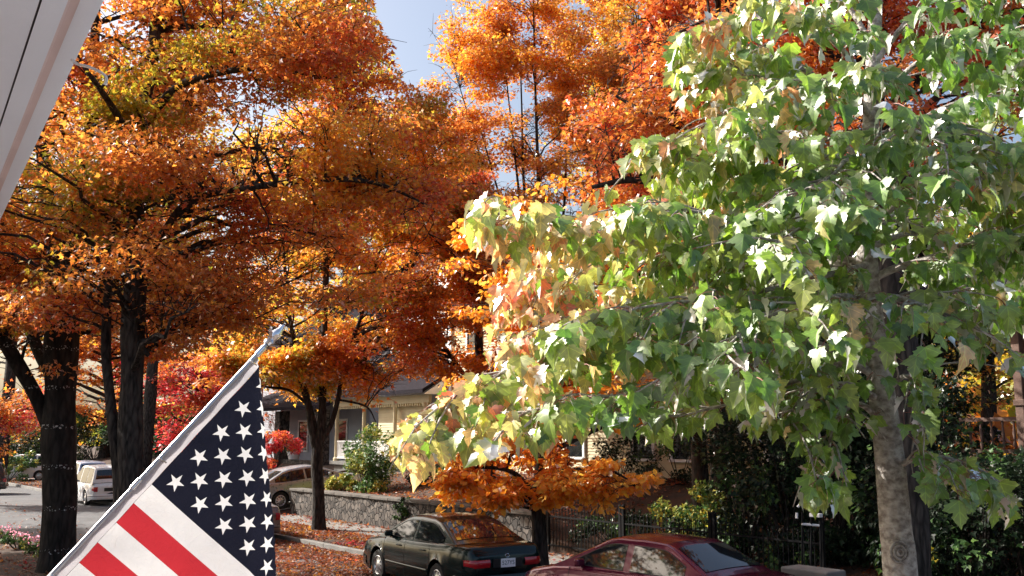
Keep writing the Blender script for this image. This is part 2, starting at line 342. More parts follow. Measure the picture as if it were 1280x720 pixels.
def grow_tree(name, label, cat, base, stems, crowns, bark, mix, leaf=.12, cut=None, gap=-.07, seed=1, sub=6, per=12, twig=.012, noiseS=.32, group=None, k=12, tm=SMALL, spread=1.0, flat=.45, lcut=None, gsc=.55, rk=1.0):
    """stems: rows of (x,y,z,r); crowns: (centre, radii, limbs[, mix])"""
    global rng; rs = random.Random(seed); r_ = np.random.default_rng(seed)
    base = Vector(base); t = thing(name, label, cat, base, 0, group)
    tg = G(); nodes = []
    for st in stems:
        pth = smoothpath(st, 6); pth[:, 3] *= rk; tg.tube([p[:3] - np.array(base) for p in pth], [p[3] for p in pth], k, wob=.22)
        for p in pth[len(pth) // 4:]: nodes.append((Vector(p[:3]), p[3]))
    tg.build('trunk', bark, t, smooth=60)
    bgm = G(); LP = []; LD = []; LM = []
    NP = np.array([n[0] for n in nodes])
    for cr in crowns:
        cc, rad, nl = cr[:3]; cmix = cr[3] if len(cr) > 3 else mix; cc = Vector(cc)
        for _ in range(nl):
            d = Vector(r_.normal(size=3)).normalized(); q = rs.random() ** .45
            e = cc + Vector((d.x * rad[0], d.y * rad[1], d.z * rad[2])) * q
            cost = np.linalg.norm(NP - np.array(e), axis=1) + 1.6 * np.maximum(0, NP[:, 2] - e.z + .25 * np.linalg.norm(NP[:, :2] - np.array(e)[:2], axis=1))
            ni = int(np.argmin(cost)); a, ar = nodes[ni]; Ln = (e - a).length
            lc = lcut or cut
            if lc is not None:
                px, py = proj(e)
                if lc(float(px), float(py)): continue
            midp = (a + e) / 2 + Vector((0, 0, .12 * Ln)) + Vector(r_.normal(size=3)) * .05 * Ln
            r0 = min(ar * .6, .012 + .016 * Ln); pts = []; nn = 7
            jit = [Vector(r_.normal(size=3)) * .025 * Ln for _ in range(nn + 1)]
            for i in range(nn + 1):
                u = i / nn; pts.append(a * (1 - u) ** 2 + midp * 2 * u * (1 - u) + e * u * u + jit[i] * math.sin(math.pi * u))
            bgm.tube([p - base for p in pts], [r0 * (1 - u_ / nn) + twig * u_ / nn * .6 for u_ in range(nn + 1)], 5, cap=False)
            for _s in range(sub):
                u = rs.uniform(.3, 1); i0 = min(nn - 1, int(u * nn)); st = pts[i0].lerp(pts[i0 + 1], u * nn - i0)
                ou = Vector(r_.normal(size=3)); ou.z *= flat; ou = ou.normalized() * rs.uniform(.5, 1.3) * (.6 + .06 * Ln) * spread; ou += (e - a).normalized() * .3
                en = st + ou; mm = st.lerp(en, .5) + Vector((0, 0, .08)); bgm.tube([st - base, mm - base, en - base], [twig, twig * .7, twig * .35], 3, cap=False)
                for _c in range(4):
                    c = st.lerp(en, rs.uniform(.25, 1.1))
                    if noise.noise(c * gsc + Vector((seed, 0, 0))) < gap: continue
                    if cut is not None:
                        px, py = proj(c)
                        if cut(float(px), float(py)): continue
                    kk = int(per * 1.7 * rs.uniform(.6, 1.4)); sg = .23 * spread
                    P = r_.normal(size=(kk, 3)) * (sg, sg, sg * .42) + np.array(c); P[:, 2] -= .05
                    LP.append(P); D = P - np.array(c); D[:, 2] = -.12; LD.append(D + r_.normal(size=(kk, 3)) * .12)
                    LM += [cmix] * 0
    if not LP: return t
    P = np.vstack(LP); D = np.vstack(LD); Nn = r_.normal(size=P.shape) * .6 + np.array((0, 0, 1.0))
    if cut is not None:
        px, py = proj(P); keep = ~np.array([cut(float(x), float(y)) for x, y in zip(px, py)]); P, D, Nn = P[keep], D[keep], Nn[keep]
    C = colours(P, mix, noiseS, seed)
    if leaf > 0: leafmesh('crown', M['leaf'], P - np.array(base), D, Nn, leaf * r_.uniform(.75, 1.25, len(P)), C, tm, t)
    bgm.build('branches', bark, t)
    return t
# ---------------------------------------------------------------- ground
def gh(s, n):
    h = 1.25 * (1 - sm(.3, 3.4, n)) + .12
    if n > 6.0 and n < 12.42: h = -.06
    if n >= 12.42: h = .12
    drive = sm(34.8, 35.1, s) * (1 - sm(39.2, 39.5, s))
    drv = .12 + .50 * sm(14.0, 19.0, n) + .75 * sm(20, 30, n)
    drive = sm(34.8, 35.1, s) * (1 - sm(39.2, 39.5, s))
    if 14 < n <= 16.0 and drive > 0: h = .12 * (1 - drive) + drv * drive
    if n > 16.0:
        yard = .90 + .75 * sm(16.5, 22, n)
        lo_ = 1 - sm(19.6, 20.3, s)
        yard = yard * (1 - lo_) + (.13 + 1.4 * sm(16.1, 23, n)) * lo_
        if s > 39.5: yard = .5 + 1.0 * sm(17, 24, n)
        h = yard * (1 - drive) + drv * drive
        h += 7.0 * sm(34, 110, n) + 14 * sm(110, 400, n)
    return h
def frange(a, b, d):
    o = []; x = a
    while x < b - 1e-6: o.append(x); x += d
    return o
ss = [-600, -300, -150, -80, -50] + frange(-40, 30, 1.5) + frange(30, 42, .25) + frange(42, 90, 1.5) + [95, 110, 140, 180, 240, 320, 450, 700, 1000]
ns = [-600, -300, -120, -50, -20, -8] + frange(-5, 5.99, .35) + [6.0, 6.002, 6.5, 9, 12.40, 12.42, 12.6] + frange(13, 16.0, .5) + [15.99, 16.02] + frange(16.2, 24, .35) + frange(24, 36, 1.2) + [38, 42, 48, 56, 66, 80, 95, 110, 140, 200, 300, 420, 700, 1000]
g = G(); gi = [(s, n) for s in ss for n in ns]
g.v = [tuple(SN(s, n, gh(s, n) + (.03 * noise.noise(Vector((s * .4, n * .4, 0))) if (n > 16 or n < 5.5) else 0))) for s, n in gi]
nn_ = len(ns); g.f = [(i * nn_ + j, i * nn_ + j + 1, (i + 1) * nn_ + j + 1, (i + 1) * nn_ + j) for i in range(len(ss) - 1) for j in range(nn_ - 1)]; g.m = [0] * len(g.f)
o = g.build('ground', M['soil'], smooth=40, fixn=True); o['kind'] = 'structure'
def sheet(name, s0, s1, n0, n1, z, m, ds=4, dn=1.5, hf=None):
    g = G(); nu = max(1, int((s1 - s0) / ds)); nv = max(1, int(abs(n1 - n0) / dn))
    g.grid(lambda u, v: tuple(SN(s0 + (s1 - s0) * u, n0 + (n1 - n0) * v, hf(s0 + (s1 - s0) * u, n0 + (n1 - n0) * v) if hf else z)), nu, nv)
    o = g.build(name, m); o['kind'] = 'structure'; return o
sheet('road', -200, 400, 6.12, 12.28, 0, M['asphalt'])
def strip_box(name, s0, s1, n0, n1, z0, z1, m):
    g = G(); k = int((s1 - s0) / 2.4)
    for i in range(k):
        a = s0 + (s1 - s0) * i / k; b = s0 + (s1 - s0) * (i + 1) / k - .012
        c = SN((a + b) / 2, (n0 + n1) / 2, (z0 + z1) / 2); g.box(c, (b - a, n1 - n0, z1 - z0), ROT, .012)
    o = g.build(name, m); o['kind'] = 'structure'; return o
strip_box('kerb', -20, 34.8, 12.27, 12.43, -.1, .135, M['conc']); strip_box('kerb', 39.4, 120, 12.27, 12.43, -.1, .135, M['conc'])
strip_box('kerb', -20, 120, 5.98, 6.14, -.1, .135, M['conc'])
strip_box('sidewalk', -20, 34.8, 14.3, 15.75, .0, .15, M['conc']); strip_box('sidewalk', 39.4, 120, 14.3, 15.75, .0, .15, M['conc'])
sheet('driveway', 35.1, 39.2, 12.3, 30, 0, M['conc'], 1, .4, lambda s, n: max(.01, gh(s, n) + .03) if n > 12.45 else .01 + .14 * sm(12.3, 12.45, n))

# ---------------------------------------------------------------- retaining wall
g = G(); L = 34.9 - 20.2; k = 60
def wallpt(u, v):
    s = 20.2 + L * u; z = .06 + .94 * v
    j = .05 * noise.noise(Vector((s * 2.2, z * 3, 0)))
    return tuple(SN(s, 15.86 + j, z))
w_ = thing('retaining_wall', 'low grey rubble stone wall with flat coping along the yard edge behind the sidewalk', 'wall', SN(27.5, 16))
def local(g_, o_):
    g_.v = [(v[0] - o_.location[0], v[1] - o_.location[1], v[2] - o_.location[2]) for v in g_.v]; return g_
g.grid(wallpt, 120, 10); g.grid(lambda u, v: tuple(SN(34.9 + .02 * noise.noise(Vector((u * 3, v * 3, 1))), 15.86 + .5 * u, .06 + .94 * v)), 4, 8)
g.grid(lambda u, v: tuple(SN(20.2, 15.86 + .5 * u, .06 + .94 * v)), 4, 8)
local(g, w_).build('stonework', M['stone'], w_, smooth=30)
g = G(); kk = 12
for i in range(kk):
    a = 20.2 + L * i / kk; c = SN(a + L / kk / 2, 16.05, 1.04 + random.uniform(-.008, .008)); g.box(c, (L / kk - .015, .52, .09), ROT, .015)
local(g, w_).build('coping', M['coping'], w_)
# end pier beside the drive
# ---------------------------------------------------------------- iron fence
def fence_panel(s0, s1, n, z0, label):
    t = thing('iron_fence_panel', label, 'fence', SN(s0, n, z0), ROT, 'black iron fence panels along the dark yard')
    Ls = s1 - s0; g = G()
    for z in (.12, .82): g.box((Ls / 2, 0, z), (Ls, .03, .035))
    g.build('rail', M['iron'], t)
    g = G(); m = int(Ls / .12)
    for i in range(m):
        x = (i + .5) * Ls / m; g.box((x, 0, .5), (.016, .016, .98)); g.lathe([(.001, 1.07), (.02, 1.02), (.001, .97)], 6, off=(x, 0, 0))
    o = g.build('pickets', M['iron'], t)
    for x in (0, Ls): g = G(); g.box((x, -.001, .58), (.07, .07, 1.2)); g.lathe([(.001, 1.26), (.05, 1.22), (.05, 1.18), (.001, 1.17)], 10, off=(x, 0, 0)); g.build('post', M['iron'], t)
for i, lab in enumerate(['black iron picket fence panel right behind the small orange tree', 'black iron picket fence panel above the roof of the red car', 'black iron picket fence panel just left of the stair railing']):
    fence_panel(19.9 - 2.75 * (i + 1), 19.9 - 2.75 * i - .1, 16.0, .18, lab)
for i, lab in enumerate(['black iron picket fence panel behind the pale maple trunk', 'black iron picket fence panel in front of the evergreens at the right edge']):
    fence_panel(5.6 - 2.9 * (i + 1), 5.6 - 2.9 * i - .1, 16.0, .18, lab)

# ---------------------------------------------------------------- stair railing and stone block by the red car
p0 = Wp(1012, 690, 17.8)
t = thing('stair_railing', 'black iron stair railing with white painted top pieces beside the yard steps', 'railing', (p0.x, p0.y, .2), ROT)
def loc3(px, py, Y): return Wp(px, py, Y) - Vector((p0.x, p0.y, .2))
def rotl(v): return Matrix.Rotation(-ROT, 3, 'Z') @ v
g = G()
for px, a, b in ((1003, 640, 700), (1014, 632, 700), (1026, 640, 700)): g = G(); g.tube([rotl(loc3(px, a, 17.8)), rotl(loc3(px, b + 10, 17.8))], .018, 6); g.build('post', M['iron'], t)
g = G()
for a, b in (((996, 641), (996, 648)), ((1002, 628), (997, 634)), ((1002, 655), (1024, 657))):
    g = G(); g.tube([rotl(loc3(*a, 17.8)), rotl(loc3(*b, 17.8))], .022, 6); g.build('rail_cap', M['white'], t)  # white colour stands in for light caught on the rail ends
g = G(); q = rotl(loc3(1020, 644, 17.75)); g.box(q, (.22, .10, .07), 0, .012); g.build('name_plate', M['white'], t)
q = Wp(1016, 712, 17.0)
t = thing('stone_block', 'weathered grey stone bench block on the verge beside the red car', 'stone', (q.x, q.y, 0), ROT)
g = G(); g.box((0, 0, .73), (.95, .5, .16), 0, .03); g.build('slab', M['conc'], t)
g = G(); g.box((0, 0, .33), (.75, .38, .66), 0, .03); g.build('base', M['stone'], t)

# ---------------------------------------------------------------- houses
def clap(g, a, b, z0, z1, th=.11, inset=0):
    """clapboards from a to b (plan points), facing the left-hand normal side"""
    a = Vector((a.x, a.y, 0)); b = Vector((b.x, b.y, 0)); d = (b - a).normalized(); nrm = Vector((d.y, -d.x, 0)); z = z0
    while z < z1 - .01:
        zt = min(z1, z + th)
        g.add([a + nrm * .022 + Vector((0, 0, z)), b + nrm * .022 + Vector((0, 0, z)), b + Vector((0, 0, zt)), a + Vector((0, 0, zt)), a + Vector((0, 0, z)), b + Vector((0, 0, z))], [(0, 1, 2, 3), (4, 5, 1, 0)])
        z += th
def window(parent, s, n, z, wd, h, label=None):
    """frame facing the street (towards -n) in the parent's local (s,n) frame"""
    g = G(); fw = .09
    for (cs, cz, ws, hs) in ((s - wd / 2, z, fw, h + fw * 2), (s + wd / 2, z, fw, h + fw * 2), (s, z + h / 2 + fw / 2 + .005, wd - fw, fw), (s, z - h / 2 - fw / 2, wd + .12, fw * .8), (s, z, wd - fw, .05)):
        g.box((cs, n - .045, cz), (ws, .07, hs))
    f = g.build('window', M['white'], parent); g = G(); g.box((s, n - .02, z), (wd - fw + .02, .02, h)); g.build('pane', M['pane'], f)
    return f
def hframe(name, label, cat, s, n, z, group=None): return thing(name, label, cat, SN(s, n, z), ROT + 0, group)
# local frame of a house: x runs along s, y runs along -n ... rotate so that +y = -n
def HL(s, n): return Vector((s, -n, 0))
# cream house (local x = s, local y = distance toward the back => use mirrored helper)
def house_cream():
    z0 = 1.5; t = thing('cream_house', 'cream clapboard house with dark windows and white trim behind the dark shrubs', 'house', SN(0, 0, 0)); P = lambda s, n, z=0: SN(s, n, z)
    g = G(); clap(g, P(34.2, 22.5), P(18.0, 22.5), z0, 8.2); clap(g, P(34.2, 31), P(34.2, 22.5), z0, 8.2); clap(g, P(18.0, 22.5), P(18.0, 31), z0, 8.2); clap(g, P(18, 31), P(34.2, 31), z0, 8.2)
    g.build('wall', M['cream'], t)
    g = G(); g.box(P(26.1, 26.72, .76), (16.1, 8.3, 1.5), ROT); g.build('foundation', M['stone'], t)
    g = G(); r0, r1, r2 = 8.15, 11.6, .5
    A = [P(35, 21.9, r0), P(17.2, 21.9, r0), P(17.2, 26.7, r1), P(35, 26.7, r1), P(35, 31.6, r0), P(17.2, 31.6, r0)]
    A2 = [p + Vector((0, 0, .2)) for p in A]
    g.add(A + A2, [(0, 1, 2, 3), (3, 2, 5, 4), (6, 9, 8, 7), (9, 10, 11, 8), (0, 6, 7, 1), (4, 5, 11, 10), (0, 3, 9, 6), (3, 4, 10, 9), (1, 7, 8, 2), (2, 8, 11, 5)])
    rf = g.build('roof', M['shingle'], t)
    g = G(); g.add([P(34.2, 22.5, 8.2), P(34.2, 26.7, 11.5), P(34.2, 31, 8.2)], [(0, 1, 2)]); g.build('gable', M['cream'], t); g = G(); g.add([P(18, 22.5, 8.2), P(18, 26.7, 11.5), P(18, 31, 8.2)], [(0, 2, 1)]); g.build('gable', M['cream'], t)
    def win(s, z, wd, h, n=22.5):
        g = G(); fw = .1
        for (cs, cz, ws, hs) in ((s - wd / 2, z, fw, h + fw * 2), (s + wd / 2, z, fw, h + fw * 2), (s, z + h / 2 + fw / 2 + .004, wd - fw, fw), (s, z - h / 2 - fw / 2 - .004, wd + .16, fw * .8), (s, z, wd - fw, .05)):
            g.box(P(cs, n - .055, cz), (ws, .07, hs), ROT)
        f = g.build('window', M['white'], t); g = G(); g.box(P(s, n - .035, z), (wd - fw + .02, .02, h), ROT); g.build('pane', M['pane'], f)
    for px in (719, 803, 852, 650): 
        tt = (px - 640) / F; Y = 22.5 / (.8 * tt + .6); s = -.6 * tt * Y + .8 * Y; win(s, 3.15, .95, 1.7)
    for s in (20, 24.3, 28.6, 32.5): win(s, 6.3, .95, 1.6)
    g = G()
    for s in (34.15, 18.05): g.box(P(s, 22.44, 4.85), (.16, .1, 6.7), ROT)
    g.box(P(26.1, 22.42, z0 + .06), (16, .08, .2), ROT); g.build('trim', M['white'], t)
    return t
house_cream()
def house_porch():
    """sunlit pale house with a porch left of the cream one"""
    P = lambda s, n, z=0: SN(s, n, z)
    t = thing('white_house', 'sunlit white house with a dark roofed porch and spindle railing behind the stone wall', 'house', P(0, 0, 0))
    g = G(); clap(g, P(43.6, 25), P(35.4, 25), 1.4, 9.5); clap(g, P(43.6, 34), P(43.6, 25), 1.4, 9.5); clap(g, P(35.4, 25), P(35.4, 34), 1.4, 9.5)
    g.add([P(43.6, 25, 9.5), P(35.4, 25, 9.5), P(39.5, 25, 12.9)], [(0, 1, 2)]); g.build('wall', M['white'], t)
    g = G(); A = [P(44.1, 24.4, 9.2), P(39.5, 24.4, 13.1), P(34.9, 24.4, 9.2), P(44.1, 34.5, 9.2), P(39.5, 34.5, 13.1), P(34.9, 34.5, 9.2)]; B = [p + Vector((0, 0, .22)) for p in A]
    g.add(A + B, [(0, 3, 4, 1), (1, 4, 5, 2), (6, 7, 10, 9), (7, 8, 11, 10), (0, 1, 7, 6), (1, 2, 8, 7), (3, 9, 10, 4), (4, 10, 11, 5), (0, 6, 9, 3), (2, 5, 11, 8)]); g.build('roof', M['shingle'], t)
    for s, z in ((37.4, 7.4), (41.6, 7.4), (37.2, 3.6), (41.8, 3.6)):
        g = G(); wd, h = 1.0, 1.7
        for (cs, cz, ws, hs) in ((s - wd / 2, z, .1, h + .2), (s + wd / 2, z, .1, h + .2), (s, z + h / 2 + .054, wd - .1, .1), (s, z - h / 2 - .054, wd + .16, .08)): g.box(P(cs, 24.94, cz), (ws, .07, hs), ROT)
        f = g.build('window', M['wood'] if z > 5 else M['white'], t); g = G(); g.box(P(s, 24.96, z), (wd - .08, .02, h), ROT); g.build('pane', M['pane'], f)
    g = G(); clap(g, P(39.6, 22.15), P(35.4, 22.15), 1.84, 4.4); g.build('bay_wall', M['cream'], t)
    # porch: floor, columns, frieze with dentils, balustrade, roof
    g = G(); g.box(P(39.2, 23.3, 1.75), (8.6, 3.2, .16), ROT); g.box(P(39.2, 23.3, 1.35), (8.2, 2.9, .62), ROT); g.build('porch_floor', M['conc'], t)
    g = G(); g.box(P(39.2, 21.9, 4.55), (8.7, .14, .34), ROT)
    for i in range(44): g.box(P(35.0 + i * .195, 21.9, 4.32), (.09, .12, .12), ROT)
    g.build('frieze', M['cream'], t)
    for s in (35.2, 37.7, 40.5, 43.2):
        g = G(); c = P(s, 21.9); g.lathe([(.001, 1.83), (.15, 1.83), (.15, 1.95), (.10, 2.0), (.085, 4.2), (.14, 4.3), (.14, 4.38), (.001, 4.38)], 16, off=(c.x, c.y, 0)); g.build('column', M['cream'], t, smooth=40)
    g = G()
    for z in (2.75, 1.98): g.box(P(39.2, 21.9, z), (8.0, .07, .06), ROT)
    for i in range(58): g.box(P(35.4 + i * .135, 21.9, 2.36), (.045, .045, .74), ROT)
    g.build('balustrade', M['white'], t)
    g = G(); A = [P(44, 21.3, 4.75), P(34.5, 21.3, 4.75), P(34.5, 24.98, 6.9), P(44, 24.98, 6.9)]; B = [p + Vector((0, 0, .16)) for p in A]
    g.add(A + B, [(0, 3, 2, 1), (4, 5, 6, 7), (0, 1, 5, 4), (1, 2, 6, 5), (2, 3, 7, 6), (3, 0, 4, 7)]); g.build('porch_roof', M['shingle'], t)
    g = G(); g.add([P(44.02, 21.3, 4.7), P(44.02, 24.98, 4.7), P(44.02, 24.98, 7.0)], [(0, 2, 1)]); g.add([P(44.02, 21.2, 4.75), P(44.02, 25, 7.0), P(44.02, 25, 7.25), P(44.02, 21.2, 5.0)], [(0, 1, 2, 3)])
    g.build('porch_gable', M['white'], t); g = G(); g.add([P(34.4, 21.3, 4.7), P(34.4, 24.98, 4.7), P(34.4, 24.98, 7.0)], [(0, 1, 2)]); g.build('porch_gable', M['white'], t)
house_porch()
def house_grey():
    P = lambda s, n, z=0: SN(s, n, z)
    t = thing('grey_house', 'blue grey clapboard house with stone porch piers behind the driveway', 'house', P(0, 0, 0))
    g = G(); clap(g, P(62, 26), P(47.5, 26), .9, 8.0); clap(g, P(47.5, 26), P(47.5, 36), .9, 8.0); clap(g, P(62, 36), P(62, 26), .9, 8.0); g.build('wall', M['greysid'], t)
    g = G(); A = [P(63, 25.2, 7.9), P(46.7, 25.2, 7.9), P(46.7, 31, 11.8), P(63, 31, 11.8), P(63, 36.8, 7.9), P(46.7, 36.8, 7.9)]; B = [p + Vector((0, 0, .2)) for p in A]
    g.add(A + B, [(0, 1, 2, 3), (3, 2, 5, 4), (6, 9, 8, 7), (9, 10, 11, 8), (0, 6, 7, 1), (4, 5, 11, 10), (0, 3, 9, 6), (3, 4, 10, 9), (1, 7, 8, 2), (2, 8, 11, 5)]); g.build('roof', M['shingle'], t)
    for s in (48.3, 53.4, 58.5):
        g = G(); g.box(P(s, 23.6, 2.6), (.62, .62, 3.6), ROT); g.build('porch_pier', M['stone'], t)
    g = G(); A = [P(60, 22.8, 4.4), P(46.8, 22.8, 4.4), P(46.8, 25.98, 5.6), P(60, 25.98, 5.6)]; B = [p + Vector((0, 0, .18)) for p in A]
    g.add(A + B, [(0, 3, 2, 1), (4, 5, 6, 7), (0, 1, 5, 4), (1, 2, 6, 5), (2, 3, 7, 6), (3, 0, 4, 7)]); g.build('porch_roof', M['shingle'], t)
    g = G(); g.box(P(53.4, 23.6, 1.25), (10.8, .3, .9), ROT); g.build('porch_parapet', M['stone'], t)
    for s in (50.6, 55.6):
        g = G(); wd, h, z = 1.3, 1.7, 3.0
        for (cs, cz, ws, hs) in ((s - wd / 2, z, .1, h + .2), (s + wd / 2, z, .1, h + .2), (s, z + h / 2 + .054, wd - .1, .1), (s, z - h / 2 - .054, wd + .16, .08)): g.box(P(cs, 25.94, cz), (ws, .07, hs), ROT)
        f = g.build('window', M['white'], t); g = G(); g.box(P(s, 25.96, z), (wd - .08, .02, h), ROT); g.build('pane', M['pane'], f)
    c = P(51.6, 23.55, 1.72); q = thing('planter', 'white tapered planter standing on the stone porch parapet', 'planter', c)
    g = G(); g.lathe([(.001, 0), (.26, 0), (.40, .42), (.36, .42), (.34, .36), (.001, .36)], 20); g.build('pot', M['white'], q, smooth=30)
    n = 160; pos = rng.normal(size=(n, 3)) * (.2, .2, .1) + (0, 0, .5); leafmesh('foliage', M['shrubleaf'], pos, rng.normal(size=(n, 3)), rng.normal(size=(n, 3)), np.full(n, .12), colours(pos, [('green', 2), ('yelgreen', 1)], 2), SMALL, q)
house_grey()
def house_right():
    """brown porch on the right edge, up the slope"""
    t = thing('brown_porch_house', 'dark brown timber porch with turned balusters and pale roof edge at the right', 'house', (0, 0, 0)); P = lambda s, n, z=0: SN(s + 4.2, n, z)
    # porch front line through the pixels of its rail
    g = G(); g.box(P(1.0, 21.2, 2.45), (12, 3.0, .2), ROT); g.build('porch_floor', M['wood'], t)
    g = G(); g.box(P(1.0, 21.4, 1.6), (11.6, 2.4, 1.5), ROT); g.build('foundation', M['stone'], t)
    g = G(); clap(g, P(7, 22.8), P(-6, 22.8), 2.5, 5.6); clap(g, P(7, 31), P(7, 22.8), 1.2, 5.6); g.build('wall', M['wood'], t)
    for s in (5.42, 2.4, -.6, -3.6):
        g = G(); g.box(P(s, 19.8, 4.0), (.17, .17, 3.0), ROT, .015); g.box(P(s, 19.8, 3.65), (.22, .22, .12), ROT, .01); g.box(P(s, 19.8, 2.65), (.22, .22, .2), ROT, .01); g.build('post', M['wood'], t)
    g = G()
    for z, h in ((3.33, .08), (2.70, .07)): g.box(P(1.5, 19.8, z), (10.4, .09, h), ROT)
    g.build('rail', M['wood'], t)
    for i in range(46):
        s = 6.5 - i * .225
        if i < 46:
            c = P(s, 19.8); g = G(); g.lathe([(.02, 2.74), (.035, 2.84), (.018, 2.9), (.038, 3.05), (.018, 3.2), (.03, 3.26), (.02, 3.29)], 8, off=(c.x, c.y, 0)); g.build('baluster', M['wood'], t, smooth=50)
    g = G(); g.box(P(1.2, 19.3, 5.55), (12.8, .06, .26), ROT); g.build('fascia', M['white'], t)
    g = G(); A = [P(7.6, 19.3, 5.7), P(-6, 19.3, 5.7), P(-6, 27, 9.0), P(7.6, 27, 9.0), P(7.6, 31.5, 7.0), P(-6, 31.5, 7.0)]; B = [p + Vector((0, 0, .2)) for p in A]
    g.add(A + B, [(0, 1, 2, 3), (3, 2, 5, 4), (6, 9, 8, 7), (9, 10, 11, 8), (0, 6, 7, 1), (4, 5, 11, 10), (0, 3, 9, 6), (3, 4, 10, 9), (1, 7, 8, 2), (2, 8, 11, 5)]); g.build('roof', M['shingle'], t)
house_right()

# ---------------------------------------------------------------- cars
def paint(name, c, metal=.3, rough=.22, spec=.5):
    m, t, b = newmat(name); b.inputs['Base Color'].default_value = (*c, 1); b.inputs['Metallic'].default_value = metal; b.inputs['Roughness'].default_value = rough
    b.inputs['Coat Weight'].default_value = .9 * spec; b.inputs['Specular IOR Level'].default_value = spec; b.inputs['Coat Roughness'].default_value = .04
    tc = N(t, 'ShaderNodeTexCoord'); nz = N(t, 'ShaderNodeTexNoise'); nz.inputs['Scale'].default_value = 9; nz.inputs['Detail'].default_value = 8; t.links.new(tc.outputs['Object'], nz.inputs['Vector'])
    mr = N(t, 'ShaderNodeMapRange'); mr.inputs[3].default_value = rough * .7; mr.inputs[4].default_value = rough * 1.7; t.links.new(nz.outputs[0], mr.inputs[0]); t.links.new(mr.outputs[0], b.inputs['Roughness'])
    return m
M['glass'] = mat('tinted_car_glass', (.012, .015, .018), .03, spec=.8, var=.1)
M['tyre'] = mat('tyre_rubber', (.018, .018, .018), .8, var=.2, scale=12)
M['rim'] = mat('silver_wheel_trim', (.62, .63, .65), .35, metal=.7, var=.05)
M['black'] = mat('black_plastic', (.012, .012, .013), .5, var=.2)
M['redlens'] = mat('red_tail_lens', (.42, .012, .02), .12, var=.1, scale=20, coat=.6)
M['amber'] = mat('amber_lens', (.7, .25, .03), .15, var=.1)
M['clear'] = mat('clear_headlight_lens', (.75, .76, .78), .1, var=.05, spec=.8)
M['chrome'] = mat('chrome', (.8, .8, .82), .12, metal=1, var=.03)
M['plate'] = mat('white_plate', (.85, .87, .9), .5, var=.03)
M['ink'] = mat('dark_green_ink', (.02, .09, .09), .6)
def interp(x, pts): return float(np.interp(x, [p[0] for p in pts], [p[1] for p in pts]))
def make_car(name, label, loc, rz, body, L=4.78, W=1.78, H=1.41, wb=2.67, wr=.315, top=None, gh_=None, glass=None, rear=None, front=None, group='parked cars', plate=None, mould=True, detail=True, tail='wide', bumper_mat=None):
    t = thing(name, label, 'car', loc, rz, group); hl = L / 2; xf, xr = wb / 2 + .03, -wb / 2 + .03
    topc = lambda x: interp(x, top)
    def hw(x):
        a = max(0, (abs(x) - (hl - .75)) / .75); return W / 2 * (1 - .15 * a ** 2.2)
    def zbot(x):
        z = .19 + .12 * sm(hl - .5, hl, abs(x))
        for xw in (xf, xr):
            d = abs(x - xw); Ra = wr + .065
            if d < Ra: z = max(z, wr + math.sqrt(Ra * Ra - d * d))
        return z
    fr = [0, .10, .28, .48, .66, .80, .91, .975, 1, 1, 1]; fy = [.95, .978, .995, 1.0, .992, .975, .955, .925, .86, .5, 0]; cr = [0, 0, 0, 0, 0, 0, 0, 0, .006, .022, .028]
    def sec(x):
        zt = topc(x); zb = zbot(x); h = hw(x); z0 = .19; o = []
        for f, y, c in zip(fr, fy, cr):
            zn = z0 + f * (zt - z0); z = max(zb + f * .03, zn) if f < .95 else zn + c
            yy = y + (.008 if (.0 < zb - .19 - .02 and zn < zb + .02) else 0)
            o.append((h * yy, min(z, zt + c)))
        return o
    xs = sorted(set([round(-hl + L * i / 130, 4) for i in range(131)] + [round(xw + q, 4) for xw in (xf, xr) for q in (-(wr + .066), wr + .066)]))
    g = G(); m = len(fr); vs = []
    for x in xs:
        s_ = sec(x); vs += [(x, y, z) for y, z in s_] + [(x, -y, z) for y, z in s_[-2::-1]]
    k = 2 * m - 1; fs = [(i * k + j, i * k + j + 1, (i + 1) * k + j + 1, (i + 1) * k + j) for i in range(len(xs) - 1) for j in range(k - 1)]
    g.add(vs, fs)
    # rounded ends
    for e, sg in ((0, -1), (len(xs) - 1, 1)):
        ring = vs[e * k:(e + 1) * k]; c = [Vector(v) for v in ring]; ctr = Vector((c[0].x, 0, .58)); prev = ring; layers = [ring]
        for q in (.93, .8, 0): layers.append([tuple(Vector((v.x + sg * (.035 * (1 - q * q) + .02), ctr.y + (v.y) * q, ctr.z + (v.z - ctr.z) * q))) for v in c])
        allv = [p for l_ in layers for p in l_]; g.add(allv, [(a * k + j, a * k + j + 1, (a + 1) * k + j + 1, (a + 1) * k + j) for a in range(3) for j in range(k - 1)])
    bo = g.build('body', body, t, smooth=38, fixn=True)
    # greenhouse
    zbelt = gh_['belt']; xr0, xf0 = gh_['rear0'], gh_['front0']; prof = gh_['prof']; wbf, wrf = gh_.get('wb', .90), gh_.get('wr', .70)
    zr = lambda x: interp(x, prof)
    def ys(z, x=0): 
        f_ = (z - zbelt) / (H - zbelt); return W / 2 * (wbf + (wrf - wbf) * f_)
    gx = [xr0 + (xf0 - xr0) * i / 90 for i in range(91)]; vs = []; ff = [0, .3, .6, .85, .95]
    for x in gx:
        z = max(zbelt - .03, zr(x)); b0 = zbelt - .05; row = [(ys(b0 + (z - b0) * f_), b0 + (z - b0) * f_) for f_ in ff]; ye = ys(z)
        row += [(ye - .015, z), (ye - .06, z + .016), (ye * .5, z + .035), (0, z + .042)]
        vs += [(x, y, zz) for y, zz in row] + [(x, -y, zz) for y, zz in row[-2::-1]]
    k = 17; g = G(); g.add(vs, [(i * k + j, i * k + j + 1, (i + 1) * k + j + 1, (i + 1) * k + j) for i in range(90) for j in range(k - 1)])
    g.build('roof', body, t, smooth=32, fixn=True)
